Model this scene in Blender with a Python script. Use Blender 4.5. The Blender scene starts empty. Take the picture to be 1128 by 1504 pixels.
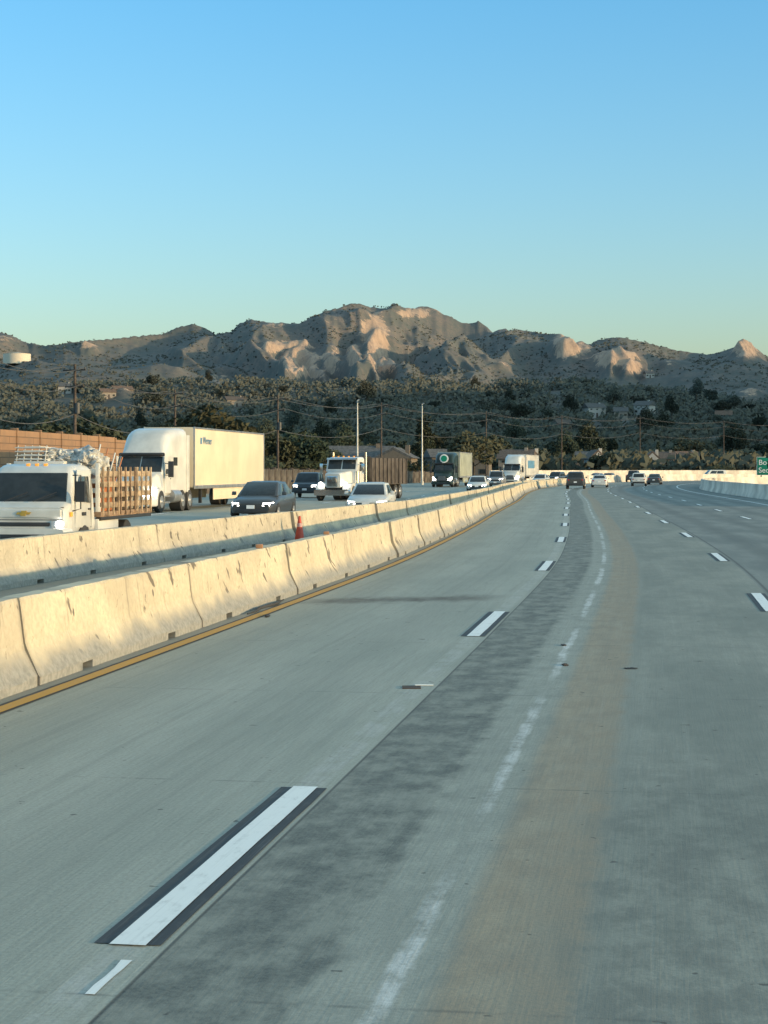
import bpy, bmesh, math, random, bisect
from mathutils import Vector, Matrix, noise
random.seed(7)
R=math.radians; PI=math.pi
scene=bpy.context.scene; col=scene.collection
F=2600.0; HY=690.0; CX=564.0; CH=2.0
def gp(px,d): return (px-CX)/F*d
def zat(py,d): return CH+(HY-py)*d/F
def sstep(a,b,x):
    t=max(0,min(1,(x-a)/(b-a))); return t*t*(3-2*t)
def interp(x,pts):
    if x<=pts[0][0]: return pts[0][1]
    for (a,b),(c,d) in zip(pts,pts[1:]):
        if x<=c: return b+(d-b)*(x-a)/(c-a)
    return pts[-1][1]
# ------------------------------------------------------------ materials
class NT:
    def __init__(s,name):
        s.m=bpy.data.materials.new(name); s.m.use_nodes=True
        s.t=s.m.node_tree; s.b=s.t.nodes['Principled BSDF']; s.out=s.t.nodes['Material Output']
    def n(s,ty): return s.t.nodes.new(ty)
    def l(s,a,b): s.t.links.new(a,b)
    def _in(s,sock,v):
        if v is None: return
        if isinstance(v,bpy.types.NodeSocket): s.l(v,sock)
        else:
            if isinstance(v,tuple) and len(v)==3 and sock.type=='RGBA': v=(*v,1)
            sock.default_value=v
    def M(s,op,a,b=None,c=None,clamp=False):
        n=s.n('ShaderNodeMath'); n.operation=op; n.use_clamp=clamp
        s._in(n.inputs[0],a); s._in(n.inputs[1],b)
        if c is not None: s._in(n.inputs[2],c)
        return n.outputs[0]
    def ss(s,v,a,b,lo=0.,hi=1.):
        n=s.n('ShaderNodeMapRange'); n.interpolation_type='SMOOTHSTEP'
        s._in(n.inputs[0],v); n.inputs[1].default_value=a; n.inputs[2].default_value=b; n.inputs[3].default_value=lo; n.inputs[4].default_value=hi
        return n.outputs[0]
    def band(s,v,a,b,e=.04): return s.M('MULTIPLY',s.ss(v,a-e,a+e),s.ss(v,b-e,b+e,1.,0.))
    def mix(s,f,a,b,mode='MIX'):
        n=s.n('ShaderNodeMix'); n.data_type='RGBA'; n.blend_type=mode
        s._in(n.inputs[0],f); s._in(n.inputs[6],a); s._in(n.inputs[7],b); return n.outputs[2]
    def noise(s,vec,scale,detail=4,rough=.6):
        n=s.n('ShaderNodeTexNoise'); n.inputs['Scale'].default_value=scale; n.inputs['Detail'].default_value=detail; n.inputs['Roughness'].default_value=rough
        if vec is not None: s.l(vec,n.inputs['Vector'])
        return n.outputs['Fac']
    def comb(s,x,y,z=0.):
        n=s.n('ShaderNodeCombineXYZ'); s._in(n.inputs[0],x); s._in(n.inputs[1],y); s._in(n.inputs[2],z); return n.outputs[0]
    def sep(s,v):
        n=s.n('ShaderNodeSeparateXYZ'); s.l(v,n.inputs[0]); return n.outputs
    def obj(s): return s.n('ShaderNodeTexCoord').outputs['Object']
    def pos(s): return s.n('ShaderNodeNewGeometry').outputs['Position']
    def rnd(s): return s.n('ShaderNodeObjectInfo').outputs['Random']
    def bump(s,h,st,dist=.02):
        n=s.n('ShaderNodeBump'); n.inputs['Strength'].default_value=st; n.inputs['Distance'].default_value=dist
        s.l(h,n.inputs['Height']); s.l(n.outputs[0],s.b.inputs['Normal'])
    def base(s,c,rough=.8,metal=0.):
        s._in(s.b.inputs['Base Color'],c); s._in(s.b.inputs['Roughness'],rough); s.b.inputs['Metallic'].default_value=metal
        return s.m
def pm(name,c,rough=.5,metal=0.,var=.15,scale=2.,coat=0.):
    t=NT(name); o=t.obj(); n=t.noise(o,scale,5)
    dark=tuple(x*(1-var*1.6) for x in c); lt=tuple(min(1,x*(1+var*.6)) for x in c)
    t.base(t.mix(t.ss(n,.3,.7),dark,lt),rough,metal)
    t.b.inputs['Coat Weight'].default_value=coat
    return t.m
def em(name,c,e):
    t=NT(name); o=t.obj(); n=t.noise(o,6,2)
    t.base(c,.2); t.b.inputs['Emission Color'].default_value=(*c,1); t._in(t.b.inputs['Emission Strength'],t.ss(n,.2,.8,e*.8,e*1.1)); return t.m
MW=pm('white_paint',(.60,.60,.57),.35,0,.1,1.5,.3); MW2=pm('truck_white',(.64,.63,.59),.35,0,.12,.8,.3)
MTR=pm('trailer_panel',(.66,.56,.41),.55,0,.08,.5); MCH=pm('chrome',(.7,.7,.7),.18,1,.1); MAL=pm('aluminium',(.5,.5,.5),.4,.8)
MBK=pm('black_trim',(.035,.035,.037),.5); MRB=pm('rubber',(.04,.04,.04),.85); MGL=pm('dark_glass',(.03,.036,.04),.12,0,.2,3)
MRIM=pm('rim_metal',(.4,.4,.4),.35,.7); MGR=pm('dark_grey_paint',(.05,.052,.054),.35,0,.15,2,.3); MNV=pm('navy_paint',(.035,.045,.058),.35,0,.15,2,.3)
MSIL=pm('silver_paint',(.30,.31,.32),.35,.3); MGRN=pm('green_truck_paint',(.016,.032,.028),.35,0,.2); MPG=pm('pale_green_box',(.33,.35,.28),.5,0,.2,.8)
MRED=em('tail_lamp',(.35,.02,.015),.15); MHL=em('lit_headlamp',(1,.95,.85),12.); MHO=pm('lamp_lens',(.6,.6,.6),.1); MAMB=em('amber_lamp',(.9,.35,.05),.5)
MGOLD=pm('gold_emblem',(.55,.36,.08),.35,.3); MWOOD=pm('stake_wood',(.27,.18,.115),.8,0,.4,5); MWD2=pm('stake_rail_wood',(.40,.30,.20),.8,0,.35,5); MORG=pm('orange_paint',(.42,.15,.06),.6); MBLUE=pm('blue_ink',(.10,.25,.40),.5)
MPOLE=pm('weathered_wood',(.09,.07,.06),.9,0,.3,4); MGALV=pm('galvanised_steel',(.55,.55,.52),.5,.2); MWIRE=pm('wire',(.09,.09,.09),.6)
MSG=pm('sign_green',(.0,.22,.13),.5,0,.05); MSW=pm('sign_white',(.8,.8,.8),.5,0,.03)
MDIRT=pm('dark_tipper_steel',(.085,.07,.06),.8,0,.4,1.2); MPLAS=pm('wrap_plastic',(.50,.50,.48),.45,0,.35,5); MFAR=pm('far_white_concrete',(.64,.58,.50),.8,0,.25,.3)
MCONE=pm('cone_orange',(.50,.06,.03),.55,0,.15,8)
def wallmat():
    t=NT('sound_wall'); o=t.obj(); x,y,z=t.sep(o)
    br=t.n('ShaderNodeTexBrick'); t.l(t.comb(y,z),br.inputs['Vector']); br.inputs['Scale'].default_value=1.; br.inputs['Brick Width'].default_value=3.0; br.inputs['Row Height'].default_value=.38
    br.inputs['Mortar Size'].default_value=.03; br.inputs['Color1'].default_value=(.32,.185,.10,1); br.inputs['Color2'].default_value=(.26,.15,.085,1); br.inputs['Mortar'].default_value=(.13,.08,.05,1)
    n=t.noise(o,.8,6); t.base(t.mix(t.ss(n,.3,.75,0,.6),br.outputs['Color'],(.18,.12,.08)),.9); return t.m
MWALL=wallmat()
MFEN=pm('timber_lagging',(.10,.085,.068),.9,0,.45,1.3)
def krailmat():
    t=NT('precast_concrete'); uv=t.n('ShaderNodeUVMap').outputs[0]; u,v,_=t.sep(uv); r=t.rnd(); ro=t.M('MULTIPLY',r,91.)
    P=t.comb(t.M('ADD',u,ro),v,ro)
    big=t.noise(P,1.1,5,.6); fine=t.noise(P,14,6,.65)
    c=t.mix(t.ss(big,.3,.7),(.46,.40,.29),(.64,.555,.40))
    c=t.mix(t.ss(r,0.,1.,0.,.3),c,(.42,.38,.31))
    c=t.mix(t.ss(fine,.35,.7,0,.5),c,(.34,.30,.23))
    dr=t.noise(t.comb(t.M('ADD',t.M('MULTIPLY',u,5.),ro),t.M('MULTIPLY',v,.9),ro),1.,4,.7)
    c=t.mix(t.M('MULTIPLY',t.ss(dr,.55,.70),t.ss(v,.1,.8,.25,.75)),c,(.21,.18,.145))
    sc=t.noise(t.comb(t.M('ADD',t.M('MULTIPLY',t.M('ADD',u,t.M('MULTIPLY',v,.6)),3.2),t.M('MULTIPLY',ro,1.7)),t.M('MULTIPLY',v,2.2),ro),1.,3,.5)
    c=t.mix(t.M('MULTIPLY',t.ss(sc,.64,.68),.85),c,(.10,.085,.07))
    sc2=t.noise(t.comb(t.M('ADD',t.M('MULTIPLY',t.M('SUBTRACT',u,t.M('MULTIPLY',v,.9)),9.),ro),t.M('MULTIPLY',v,5.),ro),1.,4,.6)
    c=t.mix(t.M('MULTIPLY',t.ss(sc2,.65,.69),.7),c,(.14,.115,.09))
    vj=t.M('ADD',v,t.M('MULTIPLY',t.M('SUBTRACT',big,.5),.4))
    gr=t.ss(vj,.12,.36,.92,0.); c=t.mix(gr,c,t.mix(t.ss(fine,.35,.65),(.17,.18,.18),(.27,.275,.265)))
    for cu in (1.5,4.4):
        du=t.M('MULTIPLY',t.M('SUBTRACT',u,cu),1.6); dv=t.M('SUBTRACT',v,.56); dd=t.M('SQRT',t.M('ADD',t.M('MULTIPLY',du,du),t.M('MULTIPLY',dv,dv)))
        c=t.mix(t.ss(dd,.03,.055,.85,0.),c,(.07,.06,.055))
    for cu in (.0,6.1):
        c=t.mix(t.ss(t.M('ABSOLUTE',t.M('SUBTRACT',u,cu)),.02,.12,.45,0.),c,(.2,.17,.14))
    t.bump(fine,.5,.012); return t.base(c,.9)
MKR=krailmat()
def roadmat():
    t=NT('road_surface'); uv=t.n('ShaderNodeUVMap').outputs[0]; s,tt,_=t.sep(uv)
    nb=t.noise(t.comb(s,t.M('MULTIPLY',tt,.25)),.9,5,.6)
    nm=t.noise(t.comb(s,t.M('MULTIPLY',tt,.55)),3.2,8,.75)
    nf=t.noise(t.comb(s,tt),38,4,.75)
    ns=t.noise(t.comb(t.M('MULTIPLY',s,9.),t.M('MULTIPLY',tt,.12)),1.,4,.65)
    nh=t.noise(t.comb(t.M('MULTIPLY',s,60.),t.M('MULTIPLY',tt,1.5)),1.,3,.6)
    n2=t.noise(t.comb(t.M('MULTIPLY',s,1.6),t.M('MULTIPLY',tt,.5),5.),2.,6,.7)
    sw=t.M('ADD',s,t.M('MULTIPLY',t.M('SUBTRACT',nm,.5),.2))
    c=t.mix(t.ss(nb,.3,.7),(.335,.35,.30),(.41,.415,.355))
    for cs in (-.95,-2.5): c=t.mix(t.M('MULTIPLY',t.band(s,cs-.35,cs+.35,.3),.35),c,(.27,.28,.24))
    c=t.mix(t.ss(s,.17,.19),c,t.mix(t.ss(nm,.3,.7),(.22,.23,.20),(.37,.375,.32)))
    dk=t.M('MULTIPLY',t.band(sw,.12,.88,.06),t.ss(nm,.34,.6,1.,.3)); dk=t.M('MULTIPLY',dk,t.ss(s,.17,.18))
    c=t.mix(dk,c,t.mix(t.ss(nf,.35,.65),(.085,.095,.088),(.155,.165,.15)))
    brn=t.band(sw,1.36,1.9,.07); c=t.mix(t.M('MULTIPLY',brn,t.ss(n2,.3,.65,.75,.98)),c,t.mix(t.ss(nm,.35,.65),(.315,.255,.185),(.385,.32,.23)))
    rt=t.ss(sw,1.84,2.05); c=t.mix(rt,c,t.mix(t.ss(nb,.35,.65),(.235,.245,.21),(.325,.325,.275)))
    mott=t.M('MULTIPLY',t.M('MULTIPLY',t.band(sw,1.75,3.6,.3),t.ss(tt,10.,14.,1.,.35)),t.ss(nm,.38,.62,0.05,.7)); c=t.mix(mott,c,(.135,.14,.125))
    far=t.ss(s,3.92,3.96); c=t.mix(far,c,t.mix(t.ss(nb,.35,.65),(.17,.185,.175),(.26,.27,.245)))
    for cs in (5.0,6.5,8.6,10.2): c=t.mix(t.M('MULTIPLY',t.band(s,cs-.3,cs+.3,.25),.55),c,(.115,.125,.12))
    c=t.mix(t.M('MULTIPLY',t.band(s,.168,.186,.006),.8),c,(.05,.05,.05))
    c=t.mix(t.M('MULTIPLY',t.band(s,3.98,4.03,.012),.7),c,(.06,.06,.06))
    per=t.M('FRACT',t.M('DIVIDE',t.M('ADD',tt,3.5),6.9))
    sw2=t.M('ADD',s,t.M('MULTIPLY',t.M('SUBTRACT',n2,.5),.18))
    c=t.mix(t.M('MULTIPLY',t.band(sw,.9,1.32,.08),.32),c,(.41,.42,.37))
    scr=t.M('MULTIPLY',t.band(sw2,1.14,1.22,.022),t.M('MULTIPLY',t.ss(nm,.38,.58,.1,1.),t.band(per,.08,.8,.1)))
    c=t.mix(t.M('MULTIPLY',scr,.75),c,(.70,.71,.69))
    scr2=t.M('MULTIPLY',t.M('MULTIPLY',t.band(s,-.08,.10,.02),t.ss(nm,.4,.6)),.4); c=t.mix(scr2,c,(.55,.55,.53))
    stc=t.M('ADD',t.M('SUBTRACT',tt,27.3),t.M('ADD',t.M('MULTIPLY',t.M('ADD',s,2.),-.45),t.M('MULTIPLY',t.M('SUBTRACT',nm,.5),1.8)))
    st=t.M('MULTIPLY',t.band(stc,-.55,.5,.4),t.band(s,-3.0,-.4,.4)); c=t.mix(t.M('MULTIPLY',st,t.ss(n2,.3,.6,.95,.6)),c,(.10,.08,.065))
    jf=t.M('FRACT',t.M('DIVIDE',tt,4.6)); j=t.M('MULTIPLY',t.band(jf,.5,.506,.003),t.ss(n2,.42,.6,0,.5)); c=t.mix(j,c,(.08,.08,.08))
    c=t.mix(t.M('MULTIPLY',t.band(s,-9.,-3.3,.12),.6),c,(.28,.24,.19))
    c=t.mix(t.ss(ns,.45,.75,0,.3),c,(.2,.205,.18)); c=t.mix(t.ss(ns,.25,.45,.15,0.),c,(.47,.47,.42))
    c=t.mix(t.ss(nf,.35,.7,0,.36),c,(.165,.175,.155)); c=t.mix(t.ss(nh,.4,.7,0,.22),c,(.17,.18,.16))
    sp=t.noise(t.comb(s,tt,7.),7.5,2,.5); c=t.mix(t.ss(sp,.735,.76,0,.7),c,(.07,.065,.06))
    h=t.M('ADD',nf,t.M('MULTIPLY',nh,.6)); t.bump(h,.35,.006)
    t.b.inputs['Specular IOR Level'].default_value=.25
    return t.base(c,.82)
MROAD=roadmat()
def paint(name,c,wear):
    t=NT(name); uv=t.n('ShaderNodeUVMap').outputs[0]; s,tt,_=t.sep(uv)
    n=t.noise(t.comb(s,t.M('MULTIPLY',tt,.4)),14,6,.7); n2=t.noise(t.comb(t.M('MULTIPLY',s,50.),tt),1.,3)
    cc=t.mix(t.ss(n,.5,.75,0,wear),c,(.25,.25,.23)); cc=t.mix(t.ss(n2,.5,.8,0,.25),cc,(.3,.3,.29)); return t.base(cc,.7)
MPW=paint('lane_white',(.80,.81,.78),.35); MPB=paint('lane_black',(.035,.035,.036),.15); MPY=paint('lane_yellow',(.50,.27,.045),.45)
def groundmat():
    t=NT('dry_ground'); p=t.pos(); n=t.noise(p,.03,8,.6); n2=t.noise(p,.6,4)
    c=t.mix(t.ss(n,.35,.65),(.06,.065,.045),(.10,.085,.06)); c=t.mix(t.ss(n2,.4,.7,0,.4),c,(.06,.055,.04)); return t.base(c,.95)
def hillmat():
    t=NT('chaparral_hillside'); p=t.pos(); at=t.n('ShaderNodeAttribute'); at.attribute_name='cliff'; cl=at.outputs['Fac']
    n1=t.noise(p,.007,8,.6); n2=t.noise(p,.06,8,.75); n3=t.noise(p,.3,6,.75); xx,yy,zz=t.sep(p)
    c=t.mix(t.ss(n2,.42,.56),(.050,.060,.046),(.11,.088,.066))
    c=t.mix(t.M('MULTIPLY',t.M('MULTIPLY',t.ss(n1,.48,.6),t.ss(n2,.4,.6,.3,.9)),t.ss(yy,900.,1300.,.1,.9)),c,(.18,.118,.082))
    c=t.mix(t.ss(n3,.48,.56,0,.7),c,(.038,.050,.040))
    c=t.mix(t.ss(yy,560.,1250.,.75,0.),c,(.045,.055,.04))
    nv=t.noise(t.comb(t.M('MULTIPLY',xx,.35),t.M('MULTIPLY',yy,.08),t.M('MULTIPLY',zz,.05)),1.,6,.75)
    rock=t.mix(t.ss(n2,.35,.65),(.40,.25,.155),(.56,.37,.24)); rock=t.mix(t.ss(nv,.48,.62,0,.65),rock,(.18,.125,.09))
    mm=t.M('ADD',cl,t.M('ADD',t.M('MULTIPLY',t.M('SUBTRACT',n2,.5),1.3),t.M('MULTIPLY',t.M('SUBTRACT',n3,.5),.7)))
    m=t.ss(mm,.38,.50); c=t.mix(m,c,rock)
    c=t.mix(t.ss(yy,500.,1600.,.12,.32),c,(.195,.20,.21))  # aerial haze painted into the slope colour, stronger farther off
    return t.base(c,1.)
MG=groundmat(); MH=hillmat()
def leafmat(name,a,b,hz_=.4,lo=.03):
    t=NT(name); r=t.rnd(); p=t.pos(); n=t.noise(p,.12,4); n1=t.noise(p,.02,3); _,yy,_z=t.sep(p); f=t.M('ADD',t.M('MULTIPLY',r,.5),t.M('MULTIPLY',n,.5))
    c=t.mix(t.ss(f,.2,.9),a,b); c=t.mix(t.ss(n1,.45,.65,0,.35),c,(.09,.078,.052)); c=t.mix(t.ss(yy,250.,1300.,lo,hz_),c,(.16,.175,.175))  # last mix paints distance haze into the leaf colour
    t.base(c,1.); t.b.inputs['Specular IOR Level'].default_value=.0; return t.m
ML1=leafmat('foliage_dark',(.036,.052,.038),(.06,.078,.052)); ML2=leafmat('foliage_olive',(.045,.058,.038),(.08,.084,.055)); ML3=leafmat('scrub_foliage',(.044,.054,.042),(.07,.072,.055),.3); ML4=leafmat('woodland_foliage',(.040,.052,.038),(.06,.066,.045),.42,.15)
MBARK=pm('bark',(.08,.065,.05),.9,0,.3,4)
# ------------------------------------------------------------ mesh builder
class MB:
    def __init__(s): s.v=[]; s.f=[]
    def hexa(s,p):
        i=len(s.v); s.v+= [tuple(q) for q in p]
        s.f+=[(i,i+3,i+2,i+1),(i+4,i+5,i+6,i+7),(i,i+1,i+5,i+4),(i+1,i+2,i+6,i+5),(i+2,i+3,i+7,i+6),(i+3,i,i+4,i+7)]; return s
    def box(s,x0,x1,y0,y1,z0,z1): return s.hexa([(x0,y0,z0),(x1,y0,z0),(x1,y1,z0),(x0,y1,z0),(x0,y0,z1),(x1,y0,z1),(x1,y1,z1),(x0,y1,z1)])
    def frus(s,b,t):
        return s.hexa([(b[0],b[2],b[4]),(b[1],b[2],b[4]),(b[1],b[3],b[4]),(b[0],b[3],b[4]),(t[0],t[2],t[4]),(t[1],t[2],t[4]),(t[1],t[3],t[4]),(t[0],t[3],t[4])])
    def loft(s,rings,cap=True):
        i=len(s.v); n=len(rings[0])
        for r in rings: s.v+=[tuple(q) for q in r]
        for k in range(len(rings)-1):
            for j in range(n):
                a=i+k*n+j; b=i+k*n+(j+1)%n; s.f.append((a,b,b+n,a+n))
        if cap: s.f.append(tuple(range(i+n-1,i-1,-1))); s.f.append(tuple(range(i+(len(rings)-1)*n,i+len(rings)*n)))
        return s
    def cyl(s,p0,p1,r0,r1=None,n=12):
        r1=r0 if r1 is None else r1; p0=Vector(p0); p1=Vector(p1); d=(p1-p0).normalized()
        a=d.orthogonal().normalized(); b=d.cross(a)
        return s.loft([[p+(a*math.cos(2*PI*k/n)+b*math.sin(2*PI*k/n))*r for k in range(n)] for p,r in ((p0,r0),(p1,r1))])
    def tube(s,pts,r,n=6):
        rings=[]; pts=[Vector(p) for p in pts]
        for i,p in enumerate(pts):
            d=(pts[min(i+1,len(pts)-1)]-pts[max(i-1,0)]).normalized(); up=Vector((0,0,1)) if abs(d.z)<.9 else Vector((1,0,0))
            a=d.cross(up).normalized(); b=a.cross(d); rr=r[i] if isinstance(r,list) else r
            rings.append([p+(a*math.cos(2*PI*k/n)+b*math.sin(2*PI*k/n))*rr for k in range(n)])
        return s.loft(rings)
    def prism(s,yz,x0,x1): return s.loft([[(x,y,z) for y,z in yz] for x in (x0,x1)])
    def panel(s,P,uv=(0,1,0,1),off=.006,th=.02,inside=(0,2,1)):
        P=[Vector(p) for p in P]
        def bi(u,v): return P[0].lerp(P[1],u).lerp(P[3].lerp(P[2],u),v)
        u0,u1,v0,v1=uv; q=[bi(u0,v0),bi(u1,v0),bi(u1,v1),bi(u0,v1)]
        n=(q[1]-q[0]).cross(q[3]-q[0]).normalized()
        if n.dot(q[0]-Vector(inside))<0: n=-n
        return s.hexa([a+n*(off-th) for a in q]+[a+n*off for a in q])
    def build(s,name,mat,parent=None,bevel=0,smooth=True,seg=2):
        me=bpy.data.meshes.new(name); me.from_pydata(s.v,[],s.f)
        bm=bmesh.new(); bm.from_mesh(me); bmesh.ops.recalc_face_normals(bm,faces=bm.faces)
        if bevel:
            es=[e for e in bm.edges if len(e.link_faces)==2 and e.calc_face_angle(0)>R(28)]
            bmesh.ops.bevel(bm,geom=es,offset=bevel,segments=seg,affect='EDGES',profile=.6,clamp_overlap=True)
        bm.to_mesh(me); bm.free()
        me.materials.append(mat)
        if smooth:
            for p in me.polygons: p.use_smooth=True
            me.set_sharp_from_angle(angle=R(38))
        o=bpy.data.objects.new(name,me); col.objects.link(o)
        if parent: o.parent=parent
        return o
def rr(w,z0,z1,r,y,n=3,tw=None):
    tw=w if tw is None else tw; pts=[]
    for (cx,cz,a0) in ((w-r,z0+r,-90),(tw-r,z1-r,0),(-tw+r,z1-r,90),(-w+r,z0+r,180)):
        for k in range(n+1):
            a=R(a0+90*k/n); pts.append((cx+r*math.cos(a),y,cz+r*math.sin(a)))
    return pts
def tag(o,label=None,cat=None,group=None,kind=None):
    if label: o['label']=label
    if cat: o['category']=cat
    if group: o['group']=group
    if kind: o['kind']=kind
    return o
def empty(name,loc=(0,0,0),rz=0,label=None,cat=None,group=None):
    o=bpy.data.objects.new(name,None); col.objects.link(o); o.location=loc; o.rotation_euler=(0,0,rz); o.empty_display_size=.3
    return tag(o,label,cat,group)
def copy_tree(o,parent=None):
    c=o.copy(); col.objects.link(c)
    if parent: c.parent=parent
    for ch in list(o.children): copy_tree(ch,c)
    return c
def text(body,size,mat,parent,loc,rot,name='lettering',bold=.0,ext=.004):
    cu=bpy.data.curves.new('t','FONT'); cu.body=body; cu.size=size; cu.offset=bold; cu.extrude=ext
    o=bpy.data.objects.new('t',cu); col.objects.link(o); bpy.context.view_layer.update()
    me=bpy.data.meshes.new_from_object(o.evaluated_get(bpy.context.evaluated_depsgraph_get())); bpy.data.objects.remove(o)
    me.materials.clear(); me.materials.append(mat)
    n=bpy.data.objects.new(name,me); col.objects.link(n); n.parent=parent; n.location=loc; n.rotation_euler=rot; return n
# ------------------------------------------------------------ road path
CP=[(-9.0,-44),(-5.3,-20),(-2.23,0),(-1.08,7.43),(-.47,11.28),(1.40,23.4),(3.42,37.1),(5.05,50.5),(6.55,64),(8.95,87),(12.0,115),(15.2,148),(18.3,175),(22.5,205),(28.5,238),(38,275),(52,312),(72,345),(100,372),(135,390),(200,405),(280,412),(380,414),(480,414)]
def bez():
    out=[]
    for i in range(1,len(CP)-2):
        p0,p1,p2,p3=[Vector(c) for c in CP[i-1:i+3]]
        d1=(p2-p0)/((p1-p0).length+(p2-p1).length)*(p2-p1).length; d2=(p3-p1)/((p2-p1).length+(p3-p2).length)*(p2-p1).length
        n=24
        for k in range(n):
            t=k/n; out.append(p1*(2*t**3-3*t*t+1)+d1*(t**3-2*t*t+t)+p2*(-2*t**3+3*t*t)+d2*(t**3-t*t))
    for _ in range(60):
        out=[out[0]]+[(out[j-1]+out[j]*2+out[j+1])/4 for j in range(1,len(out)-1)]+[out[-1]]
    return out
PTS=bez(); ARC=[0]
for a,b in zip(PTS,PTS[1:]): ARC.append(ARC[-1]+(b-a).length)
i0=min(range(len(PTS)),key=lambda i:abs(PTS[i].y)); A0=ARC[i0]; ARC=[a-A0 for a in ARC]
def path(t,s=0.):
    i=max(1,min(len(ARC)-1,bisect.bisect(ARC,t))); a,b=PTS[i-1],PTS[i]; f=(t-ARC[i-1])/(ARC[i]-ARC[i-1]); p=a.lerp(b,f)
    j0,j1=max(0,i-4),min(len(PTS)-1,i+3); d=(PTS[j1]-PTS[j0]).normalized()
    return Vector((p.x+d.y*s,p.y-d.x*s)),d
def tod(y,s=0.):
    lo,hi=ARC[0],ARC[-1]
    for _ in range(40):
        m=(lo+hi)/2
        if path(m,s)[0].y<y: lo=m
        else: hi=m
    return lo
def offs(x,y):
    b=min(range(0,len(PTS),3),key=lambda i:(PTS[i].x-x)**2+(PTS[i].y-y)**2); p=PTS[b]; d=(PTS[min(b+3,len(PTS)-1)]-PTS[max(b-3,0)]).normalized()
    return (x-p.x)*d.y-(y-p.y)*d.x
def ribbon(name,ss,t0,t1,step,z,mat,parent=None,jag=0):
    n=max(1,int((t1-t0)/step)); v=[];f=[];uv=[]
    for i in range(n+1):
        t=t0+(t1-t0)*i/n
        for s in ss:
            s2=s+(random.uniform(-jag,jag) if jag else 0); p,_=path(t,s2); v.append((p.x,p.y,z)); uv.append((s2,t))
    m=len(ss)
    for i in range(n):
        for j in range(m-1): a=i*m+j; f.append((a,a+1,a+m+1,a+m))
    me=bpy.data.meshes.new(name); me.from_pydata(v,[],f); ul=me.uv_layers.new(name='UVMap')
    for lp in me.loops: ul.data[lp.index].uv=uv[lp.vertex_index]
    me.materials.append(mat); o=bpy.data.objects.new(name,me); col.objects.link(o)
    if parent: o.parent=parent
    else: o['kind']='structure'
    return o
g=MB(); g.v=[(-6000,-3000,-.06),(6000,-3000,-.06),(6000,7000,-.06),(-6000,7000,-.06)]; g.f=[(0,1,2,3)]
tag(g.build('ground',MG,None,0,False),kind='structure')
ribbon('road',[-31,-24,-17,-10,-6,-4,-2,0,2,4,6,9,12,15,17.5],ARC[0]+1,ARC[-1]-2,2.,0,MROAD)
def dash(s,t0,t1):
    b=ribbon('lane_marking',[s-.15,s+.142],t0,t1,.5,.004,MPB,None,.003); ribbon('white_stripe',[s-.078,s+.078],t0-.02,t1+.02,.5,.008,MPW,b,.003)
T0=tod(7.45)
for k in range(24): dash(0,T0+13.95*k,T0+13.95*k+3.72)
T1=tod(25.5)
for k in range(-1,22): dash(3.78,T1+13.8*k,T1+13.8*k+3.7)
for k in range(1,20): dash(7.45,T1+6+13.8*k,T1+6+13.8*k+3.7)
for k in range(4,24):
    for s in (-10.9,-14.6,-18.3): dash(s,T0+13.95*k,T0+13.95*k+3.7)
ribbon('lane_marking',[-3.34,-3.12],ARC[0]+1,ARC[-1]-3,1.5,.004,MPB,None,.006)
ribbon('lane_marking',[-3.29,-3.15],ARC[0]+1,ARC[-1]-3,1.5,.008,MPY,None,.003)
ribbon('lane_marking',[11.2,11.32],ARC[0]+1,ARC[-1]-3,2,.004,MPW)
ribbon('lane_marking',[.045,.085],tod(6.75),tod(7.22),.1,.004,MPW,None,.005)
# ------------------------------------------------------------ K-rail
def krail_mesh(seed,L=6.1):
    rnd=random.Random(seed); half=[(.305,.075),(.30,.10),(.185,.33),(.165,.40),(.118,.78),(.10,.81)]
    ring=half+[(-x,z) for x,z in reversed(half)]; nseg=30; v=[];f=[];uv=[]
    for i in range(nseg+1):
        y=.03+(L-.06)*i/nseg
        for x,z in ring:
            e=.0
            if i in(0,nseg): e=rnd.uniform(-.006,.006)
            chip=rnd.uniform(-.005,.005)
            if z>.75 and rnd.random()<.1: chip-=.015
            v.append((x+chip*(1 if x>0 else -1),y+e,z+(rnd.uniform(-.006,.004) if z>.3 else 0))); uv.append((y,z))
    n=len(ring)
    for i in range(nseg):
        for j in range(n): a=i*n+j; b=i*n+(j+1)%n; f.append((a,b,b+n,a+n))
    f.append(tuple(range(n))); f.append(tuple(range(nseg*n+n-1,nseg*n-1,-1)))
    for (a,b) in ((.04,1.3),(1.62,4.48),(4.8,L-.04)):
        i=len(v)
        for z in (0,.0753):
            for x,y in ((-.304,a),(.304,a),(.304,b),(-.304,b)): v.append((x,y,z)); uv.append((y,z))
        f+=[(i,i+1,i+5,i+4),(i+1,i+2,i+6,i+5),(i+2,i+3,i+7,i+6),(i+3,i,i+4,i+7)]
    me=bpy.data.meshes.new('concrete_barrier'); me.from_pydata(v,[],f); bm=bmesh.new(); bm.from_mesh(me); bmesh.ops.recalc_face_normals(bm,faces=bm.faces); bm.to_mesh(me); bm.free()
    ul=me.uv_layers.new(name='UVMap')
    for lp in me.loops: ul.data[lp.index].uv=uv[lp.vertex_index]
    me.materials.append(MKR); return me
KM=[krail_mesh(i) for i in range(4)]
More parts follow.
